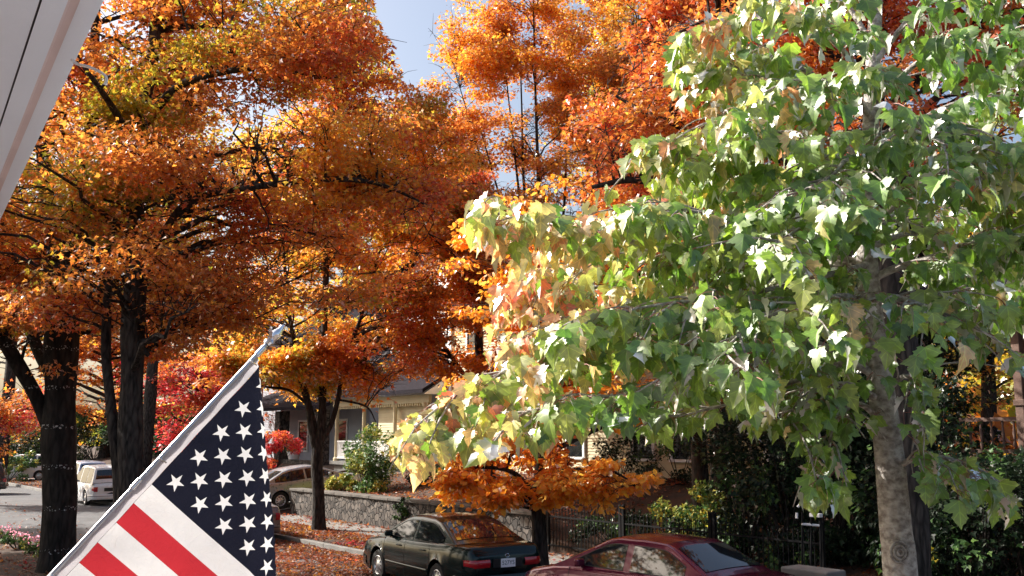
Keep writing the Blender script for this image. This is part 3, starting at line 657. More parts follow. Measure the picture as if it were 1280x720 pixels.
    # side glass
    for sg in (1, -1):
        for (x0, x1) in glass:
            g = G()
            def f(u, v, x0=x0, x1=x1, sg=sg):
                x = x0 + (x1 - x0) * u; zl = zbelt + .02; zh = max(zl + .004, min(zr(x) - .075, H - .085)); z = zl + (zh - zl) * v; return (x, sg * (ys(z) + .006), z)
            g.grid(f, 24, 4); g.build('window', M['glass'], t, smooth=60)
            if detail:
                g = G(); g.tube([f(0, 0), f(1, 0)], .008, 5); g.tube([f(u / 12, 1) for u in range(13)], .007, 5); g.build('window_trim', M['black'], t)
    def slope_glass(nm, x0, x1, inset):
        g = G()
        def f(u, v):
            x = x0 + (x1 - x0) * u; z = zr(x); ye = ys(z) - inset; y = ye * (2 * v - 1); cy = abs(y) / max(.01, ys(z)); return (x + (-.004 if x0 < 0 else .004), y, z + .046 - .03 * cy ** 2 + .003)
        g.grid(f, 10, 12); g.build(nm, M['glass'], t, smooth=60)
    slope_glass('rear_window', rear[0], rear[1], .09); slope_glass('windscreen', front[0], front[1], .09)
    # wheels
    for xw in (xf, xr):
        for sg in (1, -1):
            y0 = sg * (W / 2 - .115); q = bpy.data.objects.new('wheel', None); COL.objects.link(q); q.parent = t; q.location = (xw, y0, wr)
            g = G(); g.lathe([(wr - .11, -.09), (wr - .02, -.1), (wr, -.07), (wr, .07), (wr - .02, .1), (wr - .11, .095), (wr - .115, .05)], 32, 'y'); g.build('tyre', M['tyre'], q, smooth=50)
            g = G(); rr = wr - .108; g.lathe([(rr, sg * .085), (rr - .02, sg * .098), (rr - .04, sg * .075), (.09, sg * .088), (.06, sg * .105), (.001, sg * .108)], 32, 'y'); g.cm = 1
            for a in range(10):
                th = a * math.pi / 5; c = Vector((math.cos(th), 0, math.sin(th))) * rr * .66; e1 = Vector((math.cos(th), 0, math.sin(th))); e2 = Vector((-math.sin(th), 0, math.cos(th)))
                g.add([c + e1 * .036 + e2 * .020 + Vector((0, sg * .088, 0)), c + e1 * .036 - e2 * .020 + Vector((0, sg * .088, 0)), c - e1 * .03 - e2 * .010 + Vector((0, sg * .092, 0)), c - e1 * .03 + e2 * .010 + Vector((0, sg * .092, 0))], [(0, 1, 2, 3)])
            g.build('rim', [M['rim'], M['black']], q, smooth=40)
    g = G(); g.box((0, 0, .36), (L - .5, W - .42, .3)); g.build('underbody', M['black'], t)
    for xw in (xf, xr): g = G(); g.box((xw, 0, .42), (.80, W - .40, .5)); g.build('wheel_well', M['black'], t)
    # path round a corner for lamps, bumpers and mouldings
    def wrap(sg, xe, x_in, y_in, z0, z1, off, both=False):
        pts = []; e = 1 if xe > 0 else -1
        for i in range(7): pts.append((x_in + (xe - x_in) * i / 6, None))
        P = []
        for x, _ in pts: P.append((x, sg * (hw(x) * .985 + off)))
        yc = hw(xe) * .985
        for i in range(1, 7):
            y = yc + (y_in - yc) * i / 6; P.append((xe + e * (.04 + off + .02 * (1 - (y / yc) ** 4)), sg * y))
        return P
    def ribbon(nm, P, z0, z1, m_, th=.02, rough=None):
        g = G(); n = len(P); vs = []
        for (x, y) in P:
            r = Vector((x, y, 0)); 
            for z in (z0, (z0 * .75 + z1 * .25), (z0 * .25 + z1 * .75), z1): vs.append((x, y, z))
        for i, (x, y) in enumerate(P):
            inn = Vector((-x, -y, 0)).normalized() * th
            vs[i * 4] = (x + inn.x, y + inn.y, z0); vs[i * 4 + 3] = (x + inn.x, y + inn.y, z1)
        g.add(vs, [(i * 4 + j, (i + 1) * 4 + j, (i + 1) * 4 + j + 1, i * 4 + j + 1) for i in range(n - 1) for j in range(3)]); return g.build(nm, m_, t, smooth=50)
    zt = topc(-hl + .02)
    tz0, tz1 = (zt - .27, zt - .13)
    for sg in (1, -1):
        if tail == 'wide':
            ribbon('tail_light', wrap(sg, -hl, -hl + .16, W / 2 * .42, 0, 0, .010), tz0, tz1, M['redlens'])
        else:
            ribbon('tail_light', wrap(sg, -hl, -hl + .10, W / 2 * .66, 0, 0, .010), tz0 - .02, tz1 + .04, M['redlens'])
        ribbon('headlight', wrap(sg, hl, hl - .22, W / 2 * .5, 0, 0, .008), topc(hl) - .17, topc(hl) - .04, M['clear'])
    # bumpers
    for xe in (-hl, hl):
        e = 1 if xe > 0 else -1; A = wrap(1, xe, xe - e * .42, 0, 0, 0, .022); Bp = wrap(-1, xe, xe - e * .42, 0, 0, 0, .022)[::-1][1:]
        ribbon('bumper', A + Bp, .27, .50, bumper_mat or body, .03)
        if detail: ribbon('bumper_strip', [(x * 1.001, y * 1.003) for x, y in A + Bp], .405, .43, M['black'], .004)
    if mould:
        for sg in (1, -1):
            xx = [xr + wr + .1 + (xf - xr - 2 * wr - .2) * i / 10 for i in range(11)]
            ribbon('side_moulding', [(x, sg * (hw(x) * 1.0 + .006)) for x in xx], .43, .475, M['black'] if bumper_mat else body, .012)
    if detail:
        for sg in (1, -1):
            for xd in gh_['doors']:
                g = G(); pts = []
                for i in range(12):
                    f = i / 11; zz = .24 + f * (zbelt - .26); s_ = sec(xd + .01); yy = np.interp(zz, [p[1] for p in s_[:8]], [p[0] for p in s_[:8]]); pts.append((xd + (.0 if f < .6 else 0), sg * (float(yy) + .0005), zz))
                g.tube(pts, .0045, 4); g.build('door_seam', M['black'], t)
            for xd in gh_['handles']:
                s_ = sec(xd); zz = zbelt - .13; yy = float(np.interp(zz, [p[1] for p in s_[:8]], [p[0] for p in s_[:8]])); g = G(); g.box((xd, sg * (yy + .018), zz), (.17, .03, .028), 0, .008); g.build('door_handle', body, t)
            g = G(); xm = gh_['mirror']; yy = W / 2 * wbf + .10
            g.box((xm, sg * yy, zbelt + .07), (.10, .17, .12), 0, .03); g.box((xm + .02, sg * (yy - .1), zbelt + .01), (.06, .12, .05), 0, .012); g.build('mirror', M['black'] if bumper_mat else body, t)
        g = G(); y0 = W / 2 * .40
        xe = -hl - .062
        g.box((xe + .004, 0, zt - .20), (.012, .62, .15)); g.build('plate_recess', M['black'], t)
        # lid gap
        g = G(); g.tube([(-hl + .01, y0 * 1.72 * s, zt - .02 + .004) for s in (-1, 1)], .004, 4); g.build('boot_seam', M['black'], t)
        if plate:
            pl = G(); pl.box((xe - .012, 0, zt - .20), (.008, .31, .155), 0, .002); po = pl.build('licence_plate', M['plate'], t)
            cu = bpy.data.curves.new('txt', 'FONT'); cu.body = plate; cu.size = .105; cu.align_x = 'CENTER'; cu.align_y = 'CENTER'; cu.extrude = .001
            to = bpy.data.objects.new('txt', cu); COL.objects.link(to); bpy.context.view_layer.update()
            me = bpy.data.meshes.new_from_object(to.evaluated_get(bpy.context.evaluated_depsgraph_get())); bpy.data.objects.remove(to)
            me.materials.clear(); me.materials.append(M['ink']); lo = bpy.data.objects.new('lettering', me); COL.objects.link(lo); lo.parent = po
            lo.rotation_euler = (R(90), 0, R(-90)); lo.location = (xe - .0175, 0, zt - .20)
        g = G(); g.tube([(xe + .02, .045 * math.cos(a), zt - .075 + .032 * math.sin(a)) for a in [i * math.pi / 8 for i in range(17)]], .005, 5, cap=False); g.tube([(xe + .02, .02, zt - .075), (xe + .02, -.02, zt - .075)], .004, 4); g.build('badge', M['chrome'], t)
    return t
sed_top = [(-2.39, .86), (-2.36, .93), (-2.30, .985), (-2.1, 1.005), (-1.6, 1.01), (-1.2, .985), (-.3, .955), (1.0, .935), (1.45, .90), (2.0, .82), (2.25, .74), (2.36, .66), (2.39, .60)]
sed_gh = dict(belt=.95, rear0=-1.93, front0=1.42, prof=[(-1.93, .98), (-1.80, 1.03), (-1.02, 1.345), (-.75, 1.395), (-.2, 1.41), (.2, 1.39), (.42, 1.34), (1.30, .97), (1.42, .92)], doors=[-.98, .10, 1.08], handles=[-.72, .36], mirror=.78)
def sedan(*a, **k):
    if k.get('L') == 4.7: k['L'] = 4.78
    kw = dict(top=sed_top, gh_=sed_gh, glass=[(-1.42, -.22), (-.14, 1.0)], rear=(-1.74, -1.05), front=(.46, 1.26)); kw.update(k); return make_car(*a, **kw)
pg = paint('dark_green_metallic_paint', (.001, .013, .014), .15, .14, .28)
c = SN(17.35, 11.3); car1 = sedan('sedan', 'dark green sedan with white licence plate and red tail lights parked by the stone wall', (c.x, c.y, 0), ROT - R(5), pg, L=4.7, plate='527YS', mould=True)
pr = paint('dark_red_metallic_paint', (.10, .003, .028), .35, .16)
red_top = [(-2.25, .84), (-2.22, .90), (-2.15, .94), (-1.9, .96), (-1.5, .965), (-1.0, .94), (0, .91), (1.0, .89), (1.4, .86), (1.95, .76), (2.15, .68), (2.25, .58)]
red_gh = dict(belt=.905, rear0=-1.80, front0=1.36, prof=[(-1.80, .93), (-1.66, .985), (-1.0, 1.30), (-.86, 1.345), (-.4, 1.37), (.1, 1.365), (.3, 1.33), (1.22, .93), (1.36, .88)], doors=[-.95, .05, 1.0], handles=[-.74, .30], mirror=.70)
q = Wp(817, 680, 16.25); s_, n_ = sn_of(q.x, q.y); c = SN(s_, min(11.5, n_)); K = 1.03
red_top = [(a * K, b * K) for a, b in red_top]; red_gh = dict(belt=.905 * K, rear0=-1.80 * K, front0=1.36 * K, prof=[(a * K, b * K) for a, b in red_gh['prof']], doors=[v * K for v in red_gh['doors']], handles=[v * K for v in red_gh['handles']], mirror=.7 * K)
car2 = make_car('sedan', 'maroon sedan with sun glint on its rear door glass parked nearest the camera', (c.x, c.y, 0), ROT + R(3), pr, L=4.5 * K, W=1.74, H=1.37 * K, wb=2.5 * K, top=red_top, gh_=red_gh, glass=[(-1.30 * K, -.26 * K), (-.12 * K, .92 * K)], rear=(-1.60 * K, -1.02 * K), front=(.34 * K, 1.18 * K), tail='narrow', bumper_mat=None)
pgr = paint('silver_grey_metallic_paint', (.33, .34, .36), .5, .25)
c = SN(36.2, 17.0); zr_, zf_ = gh(36.2, 15.7) + .035, gh(36.2, 18.35) + .035
car3 = sedan('sedan', 'silver grey sedan parked nose in up the driveway beside the stone wall end', (c.x, c.y, (zr_ + zf_) / 2 - .01), ROT - R(90), pgr, W=1.75, tail='narrow')
car3.rotation_euler = (0, -math.atan2(zf_ - zr_, 2.67), ROT - R(90))
pt = paint('warm_grey_metallic_paint', (.24, .22, .21), .5, .25)
q = Wp(318, 640, 31.0); s_, n_ = sn_of(q.x, q.y); c = SN(s_, 11.3)
car4 = sedan('sedan', 'warm grey sedan mostly hidden behind the flag, only its tail showing', (c.x, c.y, 0), ROT, pt, tail='narrow')
# hatchback wagons
van_top = [(-2.15, .86), (-2.10, .95), (-1.9, .97), (-.5, .96), (.9, .93), (1.3, .90), (1.8, .80), (2.05, .70), (2.15, .58)]
van_gh = dict(belt=.94, rear0=-2.10, front0=1.50, prof=[(-2.10, .96), (-2.02, 1.25), (-1.86, 1.58), (-1.6, 1.64), (-.5, 1.68), (.2, 1.66), (.4, 1.6), (1.36, .98), (1.50, .90)], doors=[-1.0, .05, 1.1], handles=[-.75, .32], mirror=.85)
pw = paint('white_paint_car', (.72, .73, .74), 0, .25)
def wagon(name, label, loc, rz, body, **k): 
    kw = dict(L=4.3, W=1.76, H=1.68, wb=2.6, top=van_top, gh_=van_gh, glass=[(-1.75, -1.08), (-.98, -.05), (.05, 1.1)], rear=(-2.06, -1.90), front=(.44, 1.30), tail='narrow', group='parked cars', mould=False); kw.update(k)
    return make_car(name, label, loc, rz, body, **kw)
q = Wp(123, 604, 45.5); wagon('hatchback', 'white hatchback parked nearest on the left between the two dark tree trunks', (q.x, q.y, 0), ROT, pw)
q = Wp(104, 596, 53.5); wagon('hatchback', 'pale silver hatchback parked just beyond the white hatchback', (q.x, q.y, 0), ROT, paint('silver_paint', (.42, .46, .55), .5, .3))
q = Wp(30, 582, 66); wagon('minivan', 'pale van standing beyond the side street at the far left', (q.x, q.y, .1), ROT + R(60), pw, L=4.8)
q = Wp(-50, 606, 52); wagon('hatchback', 'black car whose bumper just enters the left edge of the photo', (q.x, q.y, 0), ROT + R(75), paint('black_paint_car', (.012, .012, .014), .1, .25))
# ---------------------------------------------------------------- street trees
def st(*rows): return [tuple(Wp(px, py, Y)) + (r,) for px, py, Y, r in rows]
def B(px, py, Y, z=None):
    p = Wp(px, py, Y); s, n = sn_of(p.x, p.y); p.z = gh(s, n) if z is None else z; return p
def rootrow(b, r): return (b.x, b.y, b.z - .15, r * 1.35), (b.x, b.y, b.z + .35, r)
GRP = 'maples along the street'
SKY = [(470, -200), (560, -200), (556, 10), (528, 40), (535, 92), (505, 105), (492, 60), (468, 20)]
HOUSEWIN = [(440, 440), (560, 430), (565, 560), (520, 590), (440, 590)]
def rand_keep(px, py, poly, p):
    return inpoly(px, py, poly) and random.random() < p
LOWL = [(-300, 555), (330, 540), (455, 545), (455, 720), (-300, 720)]
def cutA(px, py):
    return bool(inpoly(px, py, LOWL) or inpoly(px, py, SKY) or px > 600 and py > 380 and False)
b = B(74, 700, 22)
grow_tree('maple_tree', 'thick near black maple trunk at the left with a low limb leaning to the left', 'tree', b, [
    list(rootrow(b, .46)) + st((75, 640, 22, .43), (74, 540, 22, .42), (76, 430, 22, .42), (78, 370, 22, .38), (66, 290, 22.3, .22), (52, 180, 22.5, .17), (40, 20, 23, .12), (30, -150, 23, .06)),
    st((78, 390, 22, .3), (92, 300, 21.6, .2), (110, 190, 21, .16), (118, 60, 21, .12), (125, -140, 21, .06)),
    st((62, 530, 22, .22), (42, 490, 21.8, .19), (20, 450, 21.5, .17), (-10, 400, 21, .15), (-60, 300, 20.5, .1), (-90, 150, 20, .06)),
    st((66, 470, 22, .2), (42, 425, 22.5, .15), (24, 370, 23, .12), (8, 300, 23.5, .09), (-10, 180, 24, .05))],
    [(Wp(40, 120, 22), (5.6, 5.6, 5.2), 120), (Wp(60, 330, 21), (4.6, 4, 1.9), 50)], M['barkb'], [('olive', 2.6), ('orange', 2.0), ('redor', .7), ('orange', .4), ('gold', .5)], leaf=.115, per=14, cut=cutA, seed=3, rk=.86)
b = B(163, 700, 18)
grow_tree('maple_tree', 'dark grey maple trunk with a thinner second stem, standing right of the black trunk', 'tree', b, [
    list(rootrow(b, .30)) + st((163, 610, 18, .28), (164, 500, 18, .27), (166, 400, 18, .26), (172, 320, 18, .24), (168, 240, 18, .19), (176, 150, 18, .16), (192, 60, 18.2, .14), (200, -60, 18.5, .1), (205, -200, 19, .05)),
    [(b.x - .1, b.y, b.z + .2, .16)] + st((150, 610, 18.1, .15), (140, 520, 18.2, .13), (133, 450, 18.4, .12), (134, 370, 18.6, .1), (140, 260, 19, .07), (130, 120, 19, .04)),
    st((170, 345, 18, .14), (205, 290, 17.6, .09), (240, 250, 17, .08), (330, 232, 16.5, .07), (420, 224, 16.6, .06), (480, 232, 17, .04), (545, 262, 17, .02)),
    st((176, 160, 18, .12), (220, 110, 17.5, .09), (270, 92, 17, .07), (340, 84, 16.5, .06), (400, 97, 16, .04), (450, 90, 16, .02)),
    st((172, 200, 18, .1), (150, 150, 17, .08), (110, 90, 16, .05), (60, 20, 15.5, .03)),
    st((186, 445, 18, .05), (176, 430, 17.9, .09), (196, 424, 17.8, .055), (202, 418, 17.8, .03))],
    [(Wp(260, 70, 18.3), (4.6, 4.6, 4.6), 105), (Wp(430, 250, 18.5), (2.9, 3.4, 1.6), 42), (Wp(230, 380, 17.8), (3.2, 3.0, .95), 26), (Wp(180, 250, 17.5), (4.6, 3.0, 2.0), 50)], M['bark'],
    [('olive', 2.0), ('orange', 2.0), ('redor', 1.2), ('gold', .5)], leaf=.10, per=14, rk=.80, cut=lambda x, y: cutA(x, y) or (y > 450) or (x > 330 and y > 385) or (x > 585), seed=11)
b = B(398, 663, 31)
grow_tree('maple_tree', 'slim dark maple forking low over the leaf strewn verge left of the green sedan', 'tree', b, [
    list(rootrow(b, .31)) + st((398, 620, 31, .28), (396, 570, 31, .26), (402, 530, 31, .2), (404, 450, 31, .16), (407, 360, 31, .14), (410, 280, 31, .11), (425, 120, 31, .06)),
    st((395, 560, 31, .22), (386, 510, 31, .19), (376, 472, 30.8, .15), (372, 450, 30.6, .12), (360, 380, 30, .08), (350, 250, 30, .05)),
    st((398, 555, 31, .18), (414, 530, 31, .12), (424, 490, 31, .11), (430, 450, 31.2, .1), (450, 400, 31.5, .08), (470, 330, 32, .06), (500, 220, 32, .03)),
    st((384, 505, 31, .08), (362, 488, 30.6, .07), (335, 484, 30.2, .06), (318, 480, 30, .03)),
    st((400, 500, 31, .08), (390, 470, 31, .06), (385, 440, 31, .05)),
    st((425, 500, 31, .05), (450, 505, 30.6, .05), (462, 512, 30.4, .04), (470, 528, 30.3, .02))],
    [(Wp(430, 330, 31.5), (4.6, 4.4, 3.6), 105), (Wp(440, 130, 31), (4.4, 4.4, 4.2), 70), (Wp(360, 450, 30.6), (2.6, 2, .9), 34), (Wp(420, 440, 32), (2.4, 2.2, 1.3), 30), (Wp(440, -130, 31), (4.2, 4.2, 3.4), 45), (Wp(465, 450, 31.5), (1.8, 1.6, .9), 18), (Wp(340, 440, 30.5), (1.8, 1.6, .8), 16), (Wp(520, 210, 31.5), (2.2, 3, 2.8), 50), (Wp(500, 400, 31.5), (1.6, 2, 1.2), 8)], M['bark'],  # crown above the frame added to shade the road and right yard
    [('gold', 2.4), ('olive', .7), ('orange', 1.8), ('amber', .8), ('redor', .7)], leaf=.14, rk=.68, cut=lambda x, y: bool(inpoly(x, y, SKY) or (inpoly(x, y, [(440, 518), (560, 508), (560, 600), (340, 600), (330, 505)]) and random.random() < .8) or y > 560 or (x < 440 and y > 500 and random.random() < .7)), seed=5, spread=1.0)
b = B(675, 705, 21.7)
grow_tree('small_maple_tree', 'small amber leaved tree spreading low over the green sedan beside the stone wall', 'tree', b, [
    list(rootrow(b, .17)) + st((674, 660, 21.7, .15), (672, 620, 21.7, .13), (678, 560, 21.8, .1), (690, 490, 22, .08), (715, 400, 22.5, .04)),
    st((673, 640, 21.7, .08), (683, 610, 21.5, .05), (700, 590, 21.2, .05), (760, 588, 20.8, .03), (800, 610, 20.6, .015)),
    st((672, 625, 21.7, .08), (640, 590, 21.6, .05), (590, 585, 21.6, .035), (550, 600, 21.8, .015)),
    st((676, 570, 21.8, .07), (740, 540, 22, .04), (790, 520, 22, .02))],
    [(Wp(600, 585, 21.8), (1.35, 1.2, .62), 26), (Wp(735, 605, 21.0), (1.25, 1.1, .55), 24), (Wp(670, 555, 21.8), (1.6, 1.2, .55), 22), (Wp(770, 500, 22.4), (1.9, 1.5, .8), 24), (Wp(660, 470, 23), (1.8, 1.5, 1.0), 22), (Wp(700, 330, 23.5), (3.0, 2.8, 2.4), 85), (Wp(640, 610, 21.4), (.9, .9, .35), 12)], M['bark'],  # large upper crown added to shade the red car and fence
    [('amberlight', 2.5), ('amber', 1), ('amberlight', 1)], leaf=.15, seed=8, tm=ROUND, sub=5, spread=.62, per=8, twig=.007, gap=.07, gsc=1.7,
    cut=lambda x, y: bool(inpoly(x, y, [(690, 530), (870, 530), (870, 575), (740, 575), (700, 570)]) and random.random() < .72) or y > 660 or (x < 520 and y > 400))
b = B(1133, 700, 13.7)
grow_tree('maple_tree', 'big dark street maple with deeply furrowed trunk right behind the pale young maple', 'tree', b, [
    list(rootrow(b, .27)) + st((1136, 640, 13.7, .25), (1134, 560, 13.7, .24), (1128, 470, 13.7, .24), (1118, 360, 13.8, .23), (1105, 250, 14, .2), (1090, 120, 14, .17), (1070, -50, 14, .12), (1060, -300, 14, .05)),
    st((1110, 290, 13.9, .14), (1040, 230, 14, .11), (960, 190, 14.2, .09), (870, 163, 14.5, .075), (815, 145, 14.7, .05), (770, 120, 15, .02)),
    st((1105, 330, 13.9, .12), (1000, 290, 14.5, .09), (900, 250, 15, .07), (800, 225, 15.4, .055), (740, 234, 15.6, .03)),
    st((1095, 160, 14, .12), (1180, 60, 13.6, .09), (1290, 0, 13.4, .06)),
    st((1092, 140, 14, .1), (1010, 40, 14.2, .07), (910, 20, 14.5, .05), (850, 40, 14.6, .03))],
    [(Wp(1060, 10, 14), (3.4, 3.4, 2.6), 80), (Wp(920, 120, 15), (1.5, 2.2, 1.6), 36), (Wp(1200, 110, 14), (1.6, 2.4, 1.5), 26), (Wp(810, 190, 15.6), (1.0, 1.4, .9), 20)], M['bark'],
    [('redor', 2.6), ('orange', 1.4), ('redor', .8)], leaf=.10, seed=21, cut=lambda x, y: bool(x < 735 or (y > 330 and x < 1150)), sub=6, spread=.8)
b = B(900, 640, 25)
grow_tree('maple_tree', 'tall red orange maple whose crown rises behind the top of the pale maple', 'tree', b, [
    list(rootrow(b, .26)) + st((900, 560, 25, .24), (892, 440, 25, .22), (880, 320, 25, .2), (850, 180, 25, .15), (830, 0, 25, .08)),
    st((880, 330, 25, .15), (820, 240, 25, .1), (770, 170, 25, .06)), st((870, 260, 25, .15), (930, 120, 25, .1), (960, -20, 25, .06))],
    [(Wp(860, 190, 25), (3.3, 4, 3.4), 90), (Wp(880, -20, 25), (3.6, 4, 3.0), 60)], M['bark'], [('redor', 2), ('orange', 1.6), ('amber', 1)], leaf=.14, seed=31, cut=lambda x, y: x < 705 or y > 350)
b = B(876, 600, 26)
grow_tree('maple_tree', 'small dark trunked maple with rusty leaves before the cream house corner', 'tree', b, [
    list(rootrow(b, .22)) + st((874, 570, 26, .2), (872, 530, 26, .18), (866, 500, 26, .12), (850, 460, 26, .06)),
    st((872, 535, 26, .12), (890, 500, 26, .1), (905, 470, 26, .05)), st((870, 545, 26, .08), (845, 520, 25.8, .06), (820, 505, 25.6, .03))],
    [(Wp(872, 485, 26), (1.3, 1.4, .9), 26), (Wp(800, 520, 25.6), (.8, .8, .35), 6)], M['bark'], [('amber', 1), ('orange', 2), ('redor', 1)], leaf=.12, seed=41, spread=.6, per=9)
b = B(612, 590, 33)
grow_tree('maple_tree', 'orange yard maple between the white house and the cream house behind the stone wall', 'tree', b, [
    list(rootrow(b, .2)) + st((606, 540, 33, .18), (600, 460, 33, .15), (596, 380, 33, .12), (590, 280, 33, .06)), st((602, 500, 33, .1), (560, 440, 33, .07), (530, 400, 33, .04)), st((602, 480, 33, .1), (640, 420, 33, .07), (670, 380, 33, .04))],
    [(Wp(585, 350, 33), (2.7, 3.4, 2.8), 75), (Wp(560, 270, 33.5), (1.8, 2.2, 1.6), 30), (Wp(600, 470, 33), (1.5, 2, 1.2), 14), (Wp(525, 440, 33), (1.5, 1.6, 1.2), 22), (Wp(690, 420, 33), (2.4, 2, 2), 40)], M['bark'], [('orange', 2), ('amber', 1.5), ('redor', 1.5)], leaf=.14, seed=45,
    cut=lambda x, y: bool(x < 475 or y > 540 or (inpoly(x, y, [(440, 440), (480, 430), (560, 500), (560, 600), (440, 600)]) and random.random() < .7)))
# tall airy tree in the middle distance
b = B(690, 580, 46)
airy = [list(rootrow(b, .35)) + st((690, 520, 46, .3), (688, 440, 46, .22), (680, 330, 46, .15), (672, 200, 46, .09), (668, 60, 46, .05), (665, -80, 46, .03))]
for (x0, y0, x1, y1, x2, y2) in ((688, 430, 640, 300, 600, 160), (686, 420, 650, 250, 632, 90), (688, 440, 725, 300, 745, 120), (688, 430, 705, 260, 712, 60), (688, 410, 760, 280, 800, 170), (688, 450, 610, 330, 560, 240), (684, 380, 655, 230, 650, 60), (686, 400, 735, 250, 770, 80), (686, 420, 625, 280, 575, 110)):
    airy.append(st((x0, y0, 46, .12), ((x0 + x1) / 2 - 4, (y0 + y1) / 2 + 8, 46.4, .09), (x1, y1, 46.5, .07), ((x1 + x2) / 2, (y1 + y2) / 2, 47, .05), (x2, y2, 47, .025)))
grow_tree('tall_maple_tree', 'tall airy maple in the middle with bare upright twigs showing through its orange top', 'tree', b, airy,
    [(Wp(680, 90, 47), (5.6, 4.5, 5.6), 110), (Wp(590, 60, 47), (3.2, 3, 4.2), 50), (Wp(555, 210, 47), (2.8, 3, 3.0), 46), (Wp(760, 120, 47), (3, 3, 4), 50), (Wp(660, 240, 47), (4.6, 3, 4.2), 130), (Wp(640, 400, 47), (4.6, 3, 1.8), 30)], M['bark'], [('gold', 1.5), ('orange', 2), ('gold', 1), ('amber', 1)], leaf=.165, seed=51,
    cut=lambda x, y: bool(inpoly(x, y, SKY) or (inpoly(x, y, [(600, 165), (725, 150), (745, 300), (590, 320)]) and random.random() < .45)), spread=1.2, gap=-.02, twig=.014, k=7, lcut=lambda x, y: bool(inpoly(x, y, SKY)))
# trees further back
bgt = [
 ('red leaved maple glowing behind the flag pole and the twin dark trunks', 250, 590, 62, [(Wp(255, 500, 62), (5.5, 4, 3.6), 44)], [('crimson', 2), ('redor', 1)], .22),
 ('pink and orange maple at the left edge behind the far pavement', -20, 600, 44, [(Wp(-10, 515, 44), (2.3, 2, 1.5), 34)], [('crimson', 1.3), ('orange', 1.5), ('redor', 1)], .17),
 ('broad orange maple at the end of the street between the two dark trunks', 130, 585, 80, [(Wp(130, 440, 80), (11, 7, 6.5), 90)], [('orange', 2), ('redor', .8), ('gold', .9)], .28),
 ('broad orange and red maple behind the tip of the flag pole', 300, 585, 72, [(Wp(300, 440, 72), (6.5, 6, 6.5), 80)], [('redor', 1), ('orange', 2), ('gold', 1.2)], .26),
 ('tall golden tree filling the gap above the second dark trunk', 180, 585, 58, [(Wp(190, 250, 58), (9, 7, 9), 130)], [('gold', 2), ('olive', 1), ('gold', 1)], .24),
 ('tall golden tree far behind the left edge of the black trunk', 0, 585, 60, [(Wp(10, 280, 60), (8, 6, 9), 100)], [('gold', 1.6), ('orange', 1), ('olive', 1)], .24),
 ('tall pale gold tree rising behind the grey house roof', 430, 570, 66, [(Wp(430, 300, 66), (7, 6, 8), 80)], [('gold', 2), ('yelgreen', .6), ('orange', 1)], .24),
 ('tall yellow green tree behind the cream house and the airy maple', 790, 560, 62, [(Wp(800, 140, 62), (7, 6, 10), 130)], [('olive', 1), ('gold', 1.2), ('yelgreen', 1)], .25),
 ('tall orange tree behind the ridge of the cream house', 650, 560, 70, [(Wp(640, 380, 70), (8, 6, 6), 70)], [('orange', 1), ('redor', 1), ('amber', 1)], .26),
 ('golden green tree behind the brown porch roof', 1230, 470, 42, [(Wp(1230, 300, 42), (6, 5, 7), 90)], [('yelgreen', 2), ('gold', 1), ('green', 1)], .2),
 ('orange tree behind the upper trunk of the pale maple', 1040, 520, 44, [(Wp(1040, 300, 44), (6, 5, 8), 110)], [('orange', 1), ('redor', 1), ('gold', .6)], .2)]
for i, (lab, px, py, Y, crs, mix, lf) in enumerate(bgt):
    b = B(px, py, Y); c = Vector(crs[0][0]); r_ = .18 + .004 * Y; H_ = c.z - b.z
    stm = [[(b.x, b.y, b.z - .3, r_ * 1.3), (b.x, b.y, b.z + .5, r_), (b.x + .2, b.y, b.z + H_ * .45, r_ * .8), (c.x * .3 + b.x * .7, b.y + .2, b.z + H_ * .8, r_ * .6), (c.x, c.y, c.z + H_ * .25, r_ * .2)]]
    grow_tree('background_tree', lab, 'tree', b, stm, crs, M['bark'], mix, leaf=lf, seed=60 + i, group='trees beyond the street', sub=5, per=10, spread=1.6, twig=.025, k=7,
              cut=lambda x, y, i=i: bool(inpoly(x, y, SKY) or (inpoly(x, y, [(440, 450), (620, 380), (640, 600), (330, 600), (330, 500)]) and i in (6, 8))))

# unseen trees added outside the view to darken car reflections and low sky light
for i, (x, y, hh) in enumerate([(-19.5, 25, 12), (-25, 34, 13), (-18, 15.5, 11.5), (-28, 22, 13)]):
    s_, n_ = sn_of(x, y); z = gh(s_, n_); b = Vector((x, y, z))
    grow_tree('near_side_tree', ['green tree on the near side of the street just past the left edge', 'green tree up the street on the near side, beyond the left edge', 'green tree on the near lawn outside the left edge', 'green tree set back from the near kerb outside the left edge'][i], 'tree', b,
        [[(x, y, z - .2, .3), (x, y, z + 1, .24), (x + .2, y, z + hh * .6, .16), (x, y + .2, z + hh, .05)]], [((x, y, z + hh * .58), (4.2, 4.2, hh * .42), 75)], M['bark'], [('green', 2), ('yelgreen', .6), ('dark', 1)], leaf=.2, seed=90 + i, group='trees on the near side of the street', sub=5, per=10, spread=1.4, twig=.02, k=7)
